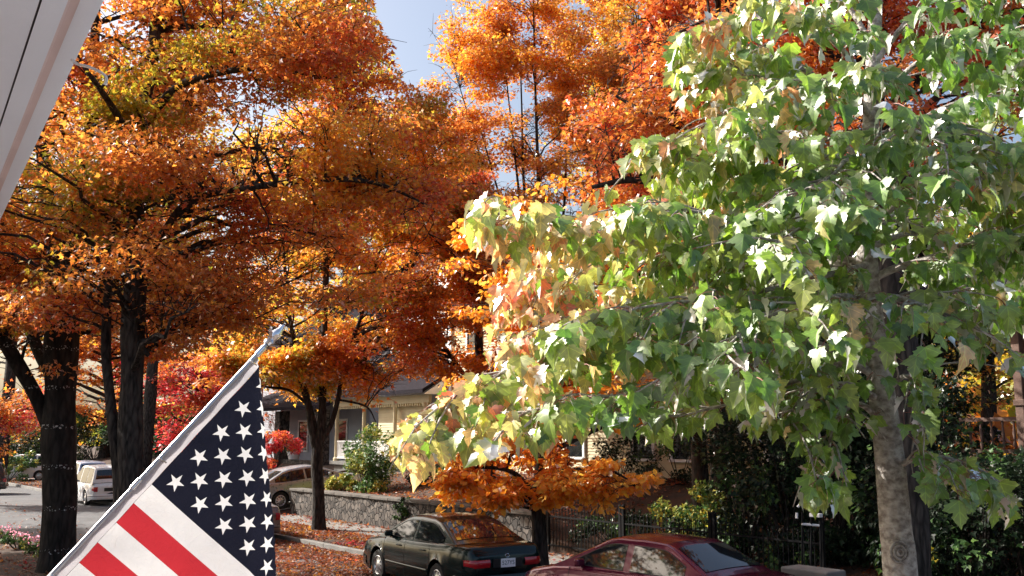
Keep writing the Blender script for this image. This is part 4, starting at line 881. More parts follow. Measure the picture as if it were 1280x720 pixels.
# ---------------------------------------------------------------- shrubs
def shrub(name, label, c, rad, n, mix, leaf=.09, group='shrubs in the yards', m='shrubleaf', seed=0, tm=SMALL, lobes=14):
    r_ = np.random.default_rng(seed + 100); c = Vector(c); t = thing(name, label, 'shrub', c, 0, group); P = []
    g = G()
    for i in range(lobes):
        d = r_.normal(size=3); d /= np.linalg.norm(d); q = r_.random() ** .4; e = np.array((d[0] * rad[0] * q, d[1] * rad[1] * q, rad[2] * (1 + d[2] * q) * .98))
        s = .34 * min(rad) + .05; k = n // lobes; D = r_.normal(size=(k, 3)); D /= np.linalg.norm(D, axis=1, keepdims=True); P.append(e + D * s * (r_.random((k, 1)) ** .35) * (1, 1, .8))
        g.tube([(0.05 * d[0], 0.05 * d[1], 0), tuple(e * .5 + np.array((0, 0, -.05))), tuple(e)], [.02, .014, .005], 4, cap=False)
    P = np.vstack(P); P = P[P[:, 2] > .02]; g.build('stems', M['bark'], t)
    D = P - np.array((0, 0, rad[2])); D[:, 2] -= .3; Nn = r_.normal(size=P.shape) * .7 + P / (np.linalg.norm(P, axis=1, keepdims=True) + .01) + (0, 0, .4)
    leafmesh('foliage', M[m], P, D + r_.normal(size=P.shape) * .5, Nn, leaf * r_.uniform(.7, 1.3, len(P)), colours(P, mix, 1.5, seed), tm, t); return t
def gp(px, Y, dz=0):
    p = Wp(px, 600, Y); s, n = sn_of(p.x, p.y); return Vector((p.x, p.y, gh(s, n) + dz))
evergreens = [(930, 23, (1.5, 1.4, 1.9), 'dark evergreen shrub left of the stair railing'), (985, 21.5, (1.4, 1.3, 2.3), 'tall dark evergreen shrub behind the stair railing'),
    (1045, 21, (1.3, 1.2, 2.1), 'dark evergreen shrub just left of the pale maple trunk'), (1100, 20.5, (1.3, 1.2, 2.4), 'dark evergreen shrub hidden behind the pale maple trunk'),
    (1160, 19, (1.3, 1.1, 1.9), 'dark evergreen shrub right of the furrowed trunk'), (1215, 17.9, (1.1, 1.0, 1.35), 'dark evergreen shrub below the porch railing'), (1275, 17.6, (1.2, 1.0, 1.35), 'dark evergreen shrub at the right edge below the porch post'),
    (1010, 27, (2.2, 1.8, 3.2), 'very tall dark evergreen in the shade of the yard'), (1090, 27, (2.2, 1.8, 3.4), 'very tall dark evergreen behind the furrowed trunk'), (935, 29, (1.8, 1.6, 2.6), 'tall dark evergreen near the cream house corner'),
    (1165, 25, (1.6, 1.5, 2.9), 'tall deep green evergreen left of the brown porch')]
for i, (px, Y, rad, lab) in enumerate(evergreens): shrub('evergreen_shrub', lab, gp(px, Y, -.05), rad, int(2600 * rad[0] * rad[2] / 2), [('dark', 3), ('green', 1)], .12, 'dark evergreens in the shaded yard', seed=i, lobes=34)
shrub('leafy_shrub', 'tall green shrub with a sunlit top behind the left end of the stone wall', gp(458, 36.5, -.05), (1.15, 1.0, 1.25), 3400, [('green', 2), ('yelgreen', 1.2)], .12, seed=20, lobes=24)
shrub('leafy_shrub', 'low yellowing shrub behind the fence above the red car roof', gp(868, 23.6, -.05), (1.0, .8, .75), 2400, [('yelgreen', 2), ('green', 1), ('olive', 1)], .09, seed=21, lobes=20)
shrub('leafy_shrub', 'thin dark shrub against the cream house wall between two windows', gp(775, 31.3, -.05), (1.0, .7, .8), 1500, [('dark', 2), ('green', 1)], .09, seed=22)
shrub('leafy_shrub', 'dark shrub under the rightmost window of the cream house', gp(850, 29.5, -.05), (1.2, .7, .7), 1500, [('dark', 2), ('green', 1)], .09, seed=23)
shrub('leafy_shrub', 'small scarlet bush beside the porch of the grey house', gp(345, 47, .8), (1.0, .8, .9), 1800, [('crimson', 1), ('redor', 1)], .13, seed=24, m='leaf')
shrub('leafy_shrub', 'spiky green plants on top of the wall end by the driveway', gp(425, 37.4, -.05), (.8, .6, .35), 900, [('yelgreen', 1), ('green', 1)], .14, seed=25)
shrub('leafy_shrub', 'green shrub under the far left trees beyond the street', gp(10, 64, 0), (3.0, 1.5, .9), 1800, [('yelgreen', 1), ('green', 1.5)], .16, seed=26)
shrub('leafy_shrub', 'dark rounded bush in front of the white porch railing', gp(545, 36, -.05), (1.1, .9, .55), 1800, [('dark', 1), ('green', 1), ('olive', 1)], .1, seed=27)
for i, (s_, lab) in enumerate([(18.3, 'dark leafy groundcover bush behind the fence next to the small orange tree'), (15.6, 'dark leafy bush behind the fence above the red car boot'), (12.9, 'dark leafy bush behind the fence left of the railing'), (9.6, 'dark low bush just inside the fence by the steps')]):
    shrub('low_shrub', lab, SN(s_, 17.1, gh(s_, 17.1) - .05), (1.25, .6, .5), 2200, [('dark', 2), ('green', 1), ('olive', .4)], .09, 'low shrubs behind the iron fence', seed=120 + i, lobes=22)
shrub('climbing_ivy', 'dark ivy hanging over the stone wall above the green sedan', Vector(SN(26.6, 15.78, .45)), (.5, .12, .38), 900, [('dark', 1), ('green', 1)], .07, seed=28)
# far wood
r_ = np.random.default_rng(99); k = 90000
s = r_.uniform(-60, 230, k); n = 75 + 75 * r_.random(k) ** 1.4
near = r_.random(k) < .62; n[near] = 38 + 36 * r_.random(near.sum()); keep_ = ~((s > 14) & (s < 62) & (n < 40)); s, n = s[keep_], n[keep_]
P = np.array([tuple(SN(a, b_, gh(a, b_))) for a, b_ in zip(s, n)])
hgt = np.array([max(1.5, (3.2 if b_ < 75 else 7) + 5 * noise.noise(Vector((a * .09, b_ * .09, 3)))) for a, b_ in zip(s, n)]); P[:, 2] += r_.random(len(P)) ** .7 * hgt
px, py = proj(P); kp = (py > 300) & (px > -250) & (px < 1500) & (P[:, 1] > 0); P = P[kp]
o = leafmesh('far_wood', M['leaf'], P, r_.normal(size=P.shape), r_.normal(size=P.shape) + (0, 0, .8), r_.uniform(.6, 1.2, len(P)), colours(P, [('gold', 1), ('orange', 1), ('olive', 1.4), ('yelgreen', .6)], .08, 2), SMALL)
o['kind'] = 'stuff'; o['label'] = 'far wooded hillside in gold and olive beyond the houses'

# dark hedges closing the far side of the street
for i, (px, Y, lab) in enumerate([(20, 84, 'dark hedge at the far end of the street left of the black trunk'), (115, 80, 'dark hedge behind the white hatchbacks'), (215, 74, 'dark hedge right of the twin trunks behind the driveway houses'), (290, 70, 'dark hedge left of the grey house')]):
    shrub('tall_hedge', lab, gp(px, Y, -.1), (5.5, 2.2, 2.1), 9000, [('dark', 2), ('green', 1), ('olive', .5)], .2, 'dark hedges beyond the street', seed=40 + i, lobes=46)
# ---------------------------------------------------------------- fallen leaves
def scatter(k, s0, s1, n0, n1, dens, zf, seed):
    r_ = np.random.default_rng(seed); s = r_.uniform(s0, s1, k); n = r_.uniform(n0, n1, k); P = []
    for a, b_ in zip(s, n):
        d = dens(a, b_) * (1.0 + 1.3 * noise.noise(Vector((a * .7, b_ * .9, seed))))
        if random.random() < d: P.append(tuple(SN(a, b_, zf(a, b_))))
    return np.array(P)
sets = [scatter(30000, 8, 42, 12.45, 14.3, lambda s, n: .95, lambda s, n: .135, 1),
        scatter(9000, 8, 42, 14.3, 15.8, lambda s, n: .16 + .7 * sm(15.2, 15.7, n), lambda s, n: .16, 2),
        scatter(46000, 8, 30.5, 7.0, 12.28, lambda s, n: .12 + .85 * sm(7.6, 10.5, n), lambda s, n: .012, 3),
        scatter(9000, 5, 70, 6.2, 9.2, lambda s, n: .10, lambda s, n: .012, 4),
        scatter(30000, 0, 35, 16.0, 22.5, lambda s, n: .8, lambda s, n: gh(s, n) + .03, 5),
        scatter(16000, -6, 12, 12.45, 19, lambda s, n: .6, lambda s, n: gh(s, n) + .02, 6),
        scatter(12000, 36, 110, 12.45, 15, lambda s, n: .6, lambda s, n: .15, 7),
        scatter(9000, 8, 40, 2.5, 5.9, lambda s, n: .35, lambda s, n: gh(s, n) + .02, 8)]
P = np.vstack(sets); k = len(P); Nn = rng.normal(size=(k, 3)) * .35 + (0, 0, 1); D = rng.normal(size=(k, 3)); D[:, 2] *= .25
C = colours(P, [('amber', 1), ('redor', 1.5), ('orange', 1.2), ('crimson', .5)], .5, 9) * .6
browns = rng.random(k) < .5; C[browns] = np.array((.16, .06, .035)) * rng.uniform(.6, 1.4, (browns.sum(), 1))
P[:, 2] += rng.random(k) * .02
o = leafmesh('fallen_leaves', M['leaf'], P, D, Nn, rng.uniform(.07, .12, k), C, SMALL); o['kind'] = 'stuff'; o['label'] = 'fallen orange and brown leaves over verge, pavement and road edge'

# ---------------------------------------------------------------- flower bed by the near kerb, bottom left
for i, (px, py, Y, lab) in enumerate([(6, 676, 27.5, 'pink flowering plant at the very left edge of the near bed'), (22, 682, 26, 'bushy pink flowering plant second from the left edge'), (40, 690, 25, 'green and pink bedding plant in the middle of the near bed'), (56, 694, 24, 'bedding plant with pale blooms just left of the black trunk')]):
    q = Wp(px, py, Y); s_, n_ = sn_of(q.x, q.y); b = Vector((q.x, q.y, gh(s_, n_)))
    t = shrub('flowering_plant', lab, b, (.34, .3, .2), 420, [('green', 2), ('yelgreen', 1)], .07, 'flowering plants in the near bed', seed=70 + i, lobes=9)
    r_ = np.random.default_rng(i); kk = 60; Pp = r_.normal(size=(kk, 3)) * (.17, .15, .05) + (0, 0, .38); Cc = np.tile(np.array((.75, .35, .45)), (kk, 1)) * r_.uniform(.7, 1.2, (kk, 1))
    leafmesh('blooms', M['leaf'], Pp, r_.normal(size=(kk, 3)), r_.normal(size=(kk, 3)) + (0, 0, 1), np.full(kk, .06), np.minimum(Cc, .9), ROUND, t)
q0 = Wp(-10, 690, 22); g = G(); pts = [Wp(x, y, Y) for x, y, Y in ((-40, 676, 21), (-5, 690, 20.5), (20, 702, 20), (42, 722, 19.4), (60, 745, 18.6))]
t = thing('bed_edging', 'curved brick edging of the garden bed at the bottom left corner', 'edging', (pts[2].x, pts[2].y, 0))
pp = smoothpath([tuple(p) + (0,) for p in pts], 5)
for a, b_ in zip(pp[:-1], pp[1:]):
    m_ = (a + b_) / 2; s_, n_ = sn_of(m_[0], m_[1]); dd = b_ - a; Lx = math.hypot(dd[0], dd[1]); g.box((m_[0] - pts[2].x, m_[1] - pts[2].y, gh(s_, n_) + .03), (Lx * .95, .12, .14), math.atan2(dd[1], dd[0]), .012)
g.build('bricks', M['brick'], t)

# ---------------------------------------------------------------- foreground maple
def fg_maple():
    base = Wp(1130, 790, 4.6); sb, nb = sn_of(base.x, base.y); base.z = gh(sb, nb) - .05
    t = thing('young_maple_tree', 'pale barked young maple with big green and peach tinted leaves close to the camera', 'tree', base)
    g = G(); tr = smoothpath([(base.x + .03, base.y, base.z, .16), (base.x + .01, base.y, base.z + .25, .135)] + st((1128, 760, 4.6, .118), (1119, 660, 4.6, .108), (1110, 560, 4.6, .098), (1099, 470, 4.6, .086), (1088, 380, 4.6, .075), (1083, 290, 4.6, .065), (1087, 200, 4.6, .055), (1091, 90, 4.62, .046), (1097, -40, 4.66, .038), (1103, -220, 4.7, .03), (1106, -500, 4.8, .015)), 8)
    bz = np.array(base)
    g.tube([p[:3] - bz for p in tr], [p[3] * (.64 + .16 * min(1, max(0, (p[2] - 3) / 2))) for p in tr], 28, wob=.10); 
    # knot low on the trunk
    kp = Wp(1124, 690, 4.522) - base
    for rr_, dz in ((.040, 0), (.026, -.006), (.012, -.01)):
        g.tube([tuple(kp + Vector((rr_ * math.cos(a), dz * 1, rr_ * 1.15 * math.sin(a)))) for a in [i * math.pi / 8 for i in range(17)]], .007, 6, cap=False)
    g.build('trunk', M['barkl'], t, smooth=60)
    br = [
     [(1086, 372, 4.6), (1030, 355, 4.5), (960, 340, 4.4), (890, 325, 4.3), (828, 312, 4.2), (750, 292, 4.1), (688, 278, 4.0), (630, 268, 3.9), (588, 268, 3.85)],
     [(1096, 470, 4.6), (1020, 430, 4.5), (930, 420, 4.4), (840, 420, 4.3), (760, 430, 4.2), (690, 450, 4.1), (620, 470, 4.0), (560, 500, 3.95), (515, 545, 3.9)],
     [(1092, 430, 4.6), (1000, 440, 4.2), (900, 470, 3.9), (810, 490, 3.8), (720, 500, 3.75), (660, 515, 3.7)],
     [(1085, 330, 4.6), (1000, 330, 4.9), (900, 350, 5.1), (800, 360, 5.2), (700, 360, 5.2), (630, 380, 5.2)],
     [(1083, 300, 4.6), (1000, 250, 4.5), (930, 215, 4.4), (860, 200, 4.3), (800, 195, 4.2)],
     [(1087, 210, 4.6), (1020, 150, 4.6), (950, 110, 4.6), (890, 90, 4.6), (848, 70, 4.6)],
     [(1086, 240, 4.6), (1010, 180, 4.2), (940, 160, 4.0), (870, 150, 3.9)],
     [(1091, 110, 4.6), (1040, 50, 4.4), (980, 20, 4.2), (940, 10, 4.1)],
     [(1093, 60, 4.6), (1040, -20, 4.8), (980, -60, 5.0)],
     [(1092, 80, 4.6), (1150, 10, 4.6), (1220, -30, 4.6), (1300, -40, 4.6)],
     [(1090, 130, 4.6), (1160, 70, 4.3), (1240, 50, 4.1), (1320, 60, 4.0)],
     [(1087, 210, 4.6), (1150, 150, 4.8), (1230, 120, 5.0), (1320, 130, 5.1)],
     [(1085, 290, 4.6), (1150, 230, 4.4), (1230, 200, 4.2), (1320, 200, 4.1)],
     [(1087, 350, 4.6), (1115, 337, 4.55), (1162, 322, 4.5), (1230, 300, 4.4), (1310, 300, 4.3)],
     [(1084, 300, 4.6), (1130, 260, 5.1), (1200, 260, 5.4), (1290, 280, 5.5)],
     [(1083, 300, 4.6), (1050, 270, 4.1), (1010, 280, 3.8), (960, 310, 3.6)],
     [(1090, 390, 4.6), (1060, 370, 4.1), (1010, 380, 3.8), (950, 400, 3.6), (900, 440, 3.5)],
     [(1088, 380, 4.6), (1110, 370, 4.2), (1150, 380, 3.9), (1190, 400, 3.8)],
     [(1094, 450, 4.6), (1040, 440, 4.9), (980, 450, 5.1), (920, 470, 5.2), (880, 480, 5.2)],
     [(1086, 220, 4.6), (1060, 200, 4.2), (1040, 220, 3.9), (1000, 240, 3.7)],
     [(1090, 150, 4.6), (1060, 110, 4.2), (1020, 100, 3.9)],
     [(1089, 180, 4.6), (1120, 160, 4.1), (1160, 170, 3.8), (1200, 190, 3.7)],
     [(1104, 530, 4.6), (1075, 505, 4.5), (1050, 520, 4.35), (1035, 560, 4.3), (1030, 610, 4.25)],
     [(1100, 500, 4.6), (1060, 480, 4.4), (1010, 490, 4.3), (985, 520, 4.2)],
     [(1112, 590, 4.6), (1150, 570, 4.5), (1190, 575, 4.4), (1230, 590, 4.35), (1262, 620, 4.3)],
     [(1100, 500, 4.6), (1130, 470, 4.5), (1150, 490, 4.4), (1160, 530, 4.4)],
     [(1093, 430, 4.6), (1150, 380, 5.0), (1210, 370, 5.3), (1270, 390, 5.5)]]
    br += [[(1085, 330, 4.6), (960, 300, 4.8), (850, 290, 5.0), (740, 325, 5.0), (650, 345, 5.0)], [(1090, 400, 4.6), (980, 398, 4.7), (860, 395, 4.8), (760, 392, 4.8), (670, 415, 4.7)],
        [(1084, 280, 4.6), (980, 230, 4.9), (880, 232, 5.0), (810, 262, 5.0), (740, 275, 4.9)], [(1086, 230, 4.6), (1000, 175, 4.9), (930, 150, 5.0), (860, 140, 5.0)], [(1092, 440, 4.6), (1010, 470, 4.6), (930, 500, 4.5), (850, 520, 4.4)],
        [(1090, 140, 4.6), (1010, 90, 4.7), (950, 60, 4.8), (890, 50, 4.8)], [(1087, 330, 4.6), (1010, 350, 4.1), (920, 370, 3.9), (830, 380, 3.8), (750, 395, 3.8)], [(1087, 240, 4.6), (1160, 210, 4.6), (1250, 240, 4.6), (1320, 250, 4.6)],
        [(1086, 310, 4.6), (1150, 290, 4.9), (1220, 320, 5.0), (1290, 350, 5.0)], [(1083, 290, 4.6), (980, 300, 4.2), (900, 270, 4.0), (830, 262, 3.9)]]
    out = [(842, 36), (865, 20), (905, 15), (960, -80), (1500, -300), (1500, 420), (1280, 470), (1215, 450), (1190, 440), (1160, 470), (1180, 520), (1172, 560), (1215, 580), (1260, 610), (1275, 650), (1240, 664), (1180, 650), (1165, 690), (1140, 690), (1150, 600),
           (1085, 590), (1070, 610), (1050, 690), (1010, 660), (985, 640), (1012, 580), (960, 558), (905, 522), (830, 548), (760, 540), (700, 545), (640, 560), (560, 590), (486, 592), (500, 520), (590, 470), (620, 400), (608, 330), (575, 260), (600, 228), (680, 225), (730, 235), (790, 250), (820, 238), (770, 205), (775, 172), (850, 175), (885, 160), (830, 110)]
    bg_ = G(); L = []
    def leafat(p, dirv):
        L.append((p, dirv))
    def twigs(path, rad0, depth):
        n = len(path)
        for i in range(2 if depth == 0 else 1, n):
            p = Vector(path[i][:3]); tan = (Vector(path[i][:3]) - Vector(path[i - 1][:3])).normalized()
            if depth == 0:
                for sgn in (1, -1):
                    if random.random() < .48 + .4 * (i / n):
                        side = tan.cross(Vector((0, 0, 1))).normalized() * sgn; v = (tan * random.uniform(.5, 1) + side * random.uniform(.5, 1.1) + Vector((0, 0, random.uniform(-.15, .45)))).normalized()
                        ln = random.uniform(.18, .50) * (1.1 - .3 * i / n); q = [p]; 
                        for _ in range(5):
                            v = (v + Vector((0, 0, -.13)) + Vector(rng.normal(size=3)) * .10).normalized(); q.append(q[-1] + v * ln / 5)
                        ex_, ey_ = proj(q[-1])
                        if not inpoly(float(ex_), float(ey_), out): continue
                        sub = [(*w_, .004) for w_ in q]; bg_.tube([w_ - base for w_ in q], [.0055, .005, .0045, .004, .003, .002], 5, cap=False); twigs(sub, .004, 1)
            nl = 1 if depth == 0 and random.random() < .4 else 2
            if depth == 0 and i < n * .3: continue
            for sgn in ((1, -1) if nl == 2 else (random.choice((1, -1)),)):
                side = tan.cross(Vector((0, 0, 1))).normalized() * sgn
                leafat(p, (side * .8 + tan * .6 + Vector(rng.normal(size=3)) * .3))
            if i == n - 1:
                for _ in range(3): leafat(p, tan + Vector(rng.normal(size=3)) * .4)
    for bi, bpath in enumerate(br):
        cp = [tuple(Wp(*q)) + (0,) for q in bpath]; pth = smoothpath(cp, 4)
        while len(pth) > 9:
            ex_, ey_ = proj(pth[-1][:3])
            if inpoly(float(ex_), float(ey_), out): break
            pth = pth[:-1]
        n = len(pth)
        r0 = .022 if bi in (0, 1, 3, 13) else .016
        rads = [r0 * (1 - .8 * i / (n - 1)) for i in range(n)]
        bg_.tube([p[:3] - bz for p in pth], rads, 8, cap=False); twigs(pth, r0, 0)
    # keep the outline of the crown as the photograph shows it
    pos, T, Nn, siz, col = [], [], [], [], []; pet = G()
    for p, dv in L:
        dv = Vector(dv); dv.z = 0; dv = dv.normalized(); pl = random.uniform(.03, .08)
        q = p + dv * pl * .8 + Vector((0, 0, -pl * .45 + random.uniform(-.02, .03)))
        size = random.choice((random.uniform(.045, .075), random.uniform(.068, .102))); tp = dv * random.uniform(.25, .9) + Vector((0, 0, -random.uniform(.5, 1.1)))
        tp.normalize(); cen = q + tp * size * .5; px, py = proj(cen); px = float(px); py = float(py)
        if not inpoly(px, py, out) or random.random() < .08: continue
        if py > 545 and px < 1150 and px > 1062: continue
        if 355 < py < 560 and 1068 < px < 1142 and cen.y < 4.75 and random.random() < .86: continue
        if px > 1165 and 400 < py < 560 and random.random() < .45: continue
        nv = dv * random.uniform(.2, .9) + Vector((0, 0, 1)) * random.uniform(.3, 1) + Vector(rng.normal(size=3)) * .42
        pos.append(q); T.append(tp); Nn.append(nv); siz.append(size)
        # autumn tint grows toward the outer left tips and the upper left
        d = ((px - 1090) / 480) ** 2 if px < 1090 else ((px - 1090) / 420) ** 2 * .5
        w_ = .08 + d * .62 * (1 if py < 420 else .8) + .34 * max(0, (300 - py) / 300) * (px < 930) + .55 * noise.noise(p * 1.3 + Vector((5, 2, 1))) + random.gauss(0, .17)
        gvar = random.uniform(.72, 1.3)
        if w_ > .68: c = random.choice([(.80, .36, .20), (.82, .46, .26), (.75, .50, .20), (.72, .22, .12), (.60, .52, .20)])
        elif w_ > .44: c = random.choice([(.46, .50, .14), (.58, .52, .20), (.36, .46, .12), (.66, .48, .24)])
        elif w_ > .15: c = random.choice([(.25, .38, .05), (.32, .42, .07), (.20, .35, .045)])
        else: c = random.choice([(.15, .29, .04), (.20, .33, .05), (.12, .24, .035)])
        col.append([min(.85, k_ * gvar) for k_ in c])
        pet.tube([p - base, (p + q) / 2 + Vector((0, 0, .006)) - base, q - base], .0013, 3, cap=False)
    pos = np.array([tuple(v) for v in pos]) - bz; T = np.array([tuple(v) for v in T]); Nn = np.array([tuple(v) for v in Nn]); siz = np.array(siz); col = np.array(col)
    print('foreground leaves', len(pos))
    tms = [tmpl_maple(*a) for a in ((.25, .18, .0, .03, 1), (.40, .30, .1, -.04, 2), (.12, .45, .15, .05, 3), (.5, .2, -.1, 0, 4), (.3, .6, .1, -.06, 5), (-.12, .25, .35, .04, 6), (.6, .35, .0, .02, 7), (.3, .75, .15, .0, 8))]
    me_parts = []; which = rng.integers(0, len(tms), len(pos))
    objs = [leafmesh('foliage', M['bigleaf'], pos[which == i], T[which == i], Nn[which == i], siz[which == i], col[which == i], tms[i], t, smooth=True) for i in range(len(tms))]
    # join all templates into the one crown mesh
    bpy.ops.object.select_all(action='DESELECT')
    for o in objs: o.select_set(True)
    bpy.context.view_layer.objects.active = objs[0]; bpy.ops.object.join(); objs[0].name = 'crown'
    m_tw = mat('reddish_twig', (.16, .10, .08), .7); bg_.build('branches', M['barkl'], t, smooth=60)
    pet.build('leaf_stalks', mat('reddish_leaf_stalk', (.30, .10, .07), .6), t)
fg_maple()

# ---------------------------------------------------------------- porch eave (top left) with its hook, post and flag
def porch():
    A = Wp(136, -6, 2.2); A = Vector((0, 0, CAMZ)) + (A - Vector((0, 0, CAMZ))) * (.65 / (A.z - CAMZ))
    Bq = Wp(-4, 287, 2.2); Bq = Vector((0, 0, CAMZ)) + (Bq - Vector((0, 0, CAMZ))) * (.65 / (Bq.z - CAMZ))
    d = (Bq - A).normalized(); side = Vector((d.y, -d.x, 0));
    if side.x > 0: side = -side          # toward the house
    P0 = A - d * 2.5; P1 = Bq + d * .25; Ln = (P1 - P0).length; org = P0.copy()
    t = thing('porch_eave', 'pale lilac grey porch eave with a moulded edge in the top left corner', 'eave', org)
    # cross profile: distance inward from the edge, height
    def ext(prof, nm, m_):
        g = G(); g.grid(lambda u, v: tuple(d * Ln * u + side * prof[int(round(v * (len(prof) - 1)))][0] * .55 + Vector((0, 0, prof[int(round(v * (len(prof) - 1)))][1] * .55))), 30, len(prof) - 1); return g.build(nm, m_, t, smooth=35)
    ext([(0, .16), (0, .02), (.004, .006), (.014, 0), (.052, 0), (.060, .004)], 'drip_edge', M['soffit'])
    ext([(.060, .004), (.068, .010), (.080, .012), (.088, .004)], 'cove', M['pink'])
    ext([(.088, .004), (.094, 0), (.150, 0)], 'edge_board', M['soffit'])
    ext([(.150, 0), (.1505, .01), (.1555, .01), (.156, 0)], 'joint', M['groove'])
    ext([(.156, 0), (.62, 0)], 'soffit', M['soffit']); ext([(.62, 0), (.62, .012), (.630, .012), (.630, 0)], 'joint', M['groove']); ext([(.630, 0), (1.1, 0), (2.6, 0)], 'soffit', M['soffit'])
    ext([(0, .16), (2.6, .75)], 'roof', M['shingle'])
    q0 = thing('porch_floor', 'pale grey painted porch floor under the viewer, below the frame', 'porch', (-.5, .5, 1.33)); g = G()  # unseen floor added to bounce pale light up onto the soffit
    for i in range(34): g.box((-2.6 + i * .16, 0, 0), (.154, 4.0, .05))
    g.build('boards', M['white'], q0)
    # hook
    h = [Wp(94, 79, 1.5), Wp(112, 84, 1.49), Wp(127, 91, 1.48), Wp(133, 98, 1.475), Wp(131, 106, 1.475)]
    k0 = h[0] + Vector((0, 0, .006)) + side * .006; pts = smoothpath([tuple(p) + (0,) for p in [k0] + h], 4)
    t2 = thing('eave_hook', 'thin curved white hook sticking out from under the porch eave', 'hook', h[0]); g = G(); g.tube([Vector(p[:3]) - h[0] for p in pts], .0024, 6); g.build('hook_wire', M['white'], t2)
porch()

def flag():
    tip = Wp(333, 431, 3.30); low = Wp(58, 726, 2.95); pd = (low - tip).normalized(); Lp = 1.83
    t = thing('flag_pole', 'polished metal flag pole rising from the bottom left with a winged silver finial', 'flag pole', tip)
    g = G(); g.tube([(0, 0, 0), tuple(pd * .62), tuple(pd * Lp)], .008, 20); g.build('pole', M['pole'], t, smooth=50)
    g = G(); q = pd * .95
    g.lathe([(.0081, -.02), (.0105, -.018), (.0105, .018), (.0081, .02)], 16)
    zax = pd.to_track_quat('Z', 'Y').to_matrix(); base_v = [Vector(v) for v in g.v]
    g2 = G()
    for dd in (.03, .60): g2 = G(); g2.add([tuple(zax @ v + pd * dd) for v in base_v], g.f); g2.build('collar', M['silver'], t, smooth=40)
    # winged finial
    up = -pd; g = G()
    prof = [(.0, .013), (.012, .017), (.02, .010), (.03, .014), (.045, .019), (.06, .015), (.072, .010), (.082, .012), (.09, .006), (.094, .001)]
    qq = up.to_track_quat('Z', 'Y').to_matrix(); gl = G(); gl.lathe([(r, h_) for h_, r in prof], 14); g.add([tuple(qq @ Vector(v)) for v in gl.v], gl.f)
    for tipx, tipy, b1, b2 in (((347, 411), None, .035, .07), ((372, 421), None, .03, .07)):  pass
    for (ax, ay), (bx, by), w_ in (((338, 425), (339, 408), .014), ((340, 428), (352, 420), .016)):
        a = Wp(ax, ay, 3.30) - tip; b_ = Wp(bx, by, 3.26) - tip; dirw = (b_ - a); nrm = dirw.cross(Vector((0, 1, 0))).normalized() * w_
        vs = []; k = 8
        for i in range(k + 1):
            u = i / k; c = a + dirw * u + Vector((0, 0, .010 * math.sin(math.pi * u))); ww = (1 - u * .75) * (1 + .3 * math.sin(u * 18)); 
            for s_ in (-1, 1):
                for dy in (-.003, .003): vs.append(tuple(c + nrm * s_ * ww * .6 + Vector((0, dy, 0))))
        g.add(vs, [f for i in range(k) for f in ((i * 4, i * 4 + 2, i * 4 + 6, i * 4 + 4), (i * 4 + 1, i * 4 + 5, i * 4 + 7, i * 4 + 3), (i * 4, i * 4 + 4, i * 4 + 5, i * 4 + 1), (i * 4 + 2, i * 4 + 3, i * 4 + 7, i * 4 + 6))])
    g.build('finial', M['silver'], t, smooth=40, fixn=True)
    # flag cloth
    hd = Vector((pd.x, pd.y, 0)); c_ = hd.length; hd = -hd.normalized(); ca, sa = c_, -pd.z     # pd = -ca*hd - sa*z
    Hh, Fl = .96, 1.60; back = Vector((-hd.y, hd.x, 0)); back = back if back.y > 0 else -back
    off = .030; start = Wp(329, 454, 3.29) - tip
    def cloth(a, b_, lift=0):
        """a down the hoist, b_ along the fly; returns point relative to tip"""
        h = -ca * a + sa * b_; v = -sa * a - ca * b_
        hh0 = -.025 + .004 * max(0, -v); rf = .010; th = R(24); E2 = .010 + .150 * max(0, -v)
        dep = .014 * math.sin(9 * h + 4.1 * v) * min(1, b_ * 4) + .007 * math.sin(17 * v + 6 * h + 2 * math.sin(5 * h)) * min(1, b_ * 4) + .0022 * math.sin(46 * a + 3 * math.sin(9 * b_)) * math.exp(-b_ * 5); nx, ny = 0, -1
        if h > hh0:
            e = h - hh0; arc = rf * th
            if e < arc: x = hh0 + rf * math.sin(e / rf); y = rf * (1 - math.cos(e / rf)); ang = e / rf
            else:
                e2 = min(e - arc, E2); e3 = e - arc - e2; wob = 0 * math.sin(9 * e2 + 2.0 * v) ; x = hh0 + rf * math.sin(th) + e2 * math.cos(th) + wob * min(1, e2 * 8); y = rf * (1 - math.cos(th)) + e2 * math.sin(th) * .97 + e3 * .97 + (.006 if e3 > 0 else 0); x -= e3 * .05; ang = th if e3 <= 0 else R(92)
            nrm = hd * math.sin(ang) - back * math.cos(ang); p = hd * x + back * (y + dep) + Vector((0, 0, v))
        else: p = hd * h + back * dep + Vector((0, 0, v)); nrm = -back
        return start + p + nrm * lift
    t2 = thing('flag', 'stars and stripes flag with white stars on navy hanging folded from the slanted pole', 'flag', tip)
    g = G(); sh = Hh / 13; ch = 7 * sh; cf = Fl * .4
    def patch(a0, a1, b0, b1, na, nb, mi):
        g.cm = mi; g.grid(lambda u, v: tuple(cloth(a0 + (a1 - a0) * u, b0 + (b1 - b0) * v)), na, nb)
    patch(0, ch, 0, cf, 70, 90, 0)
    for i in range(13):
        b0 = cf if i < 7 else 0; patch(i * sh, (i + 1) * sh, b0, Fl, 10, 110 if i < 7 else 170, 1 if i % 2 == 0 else 2)
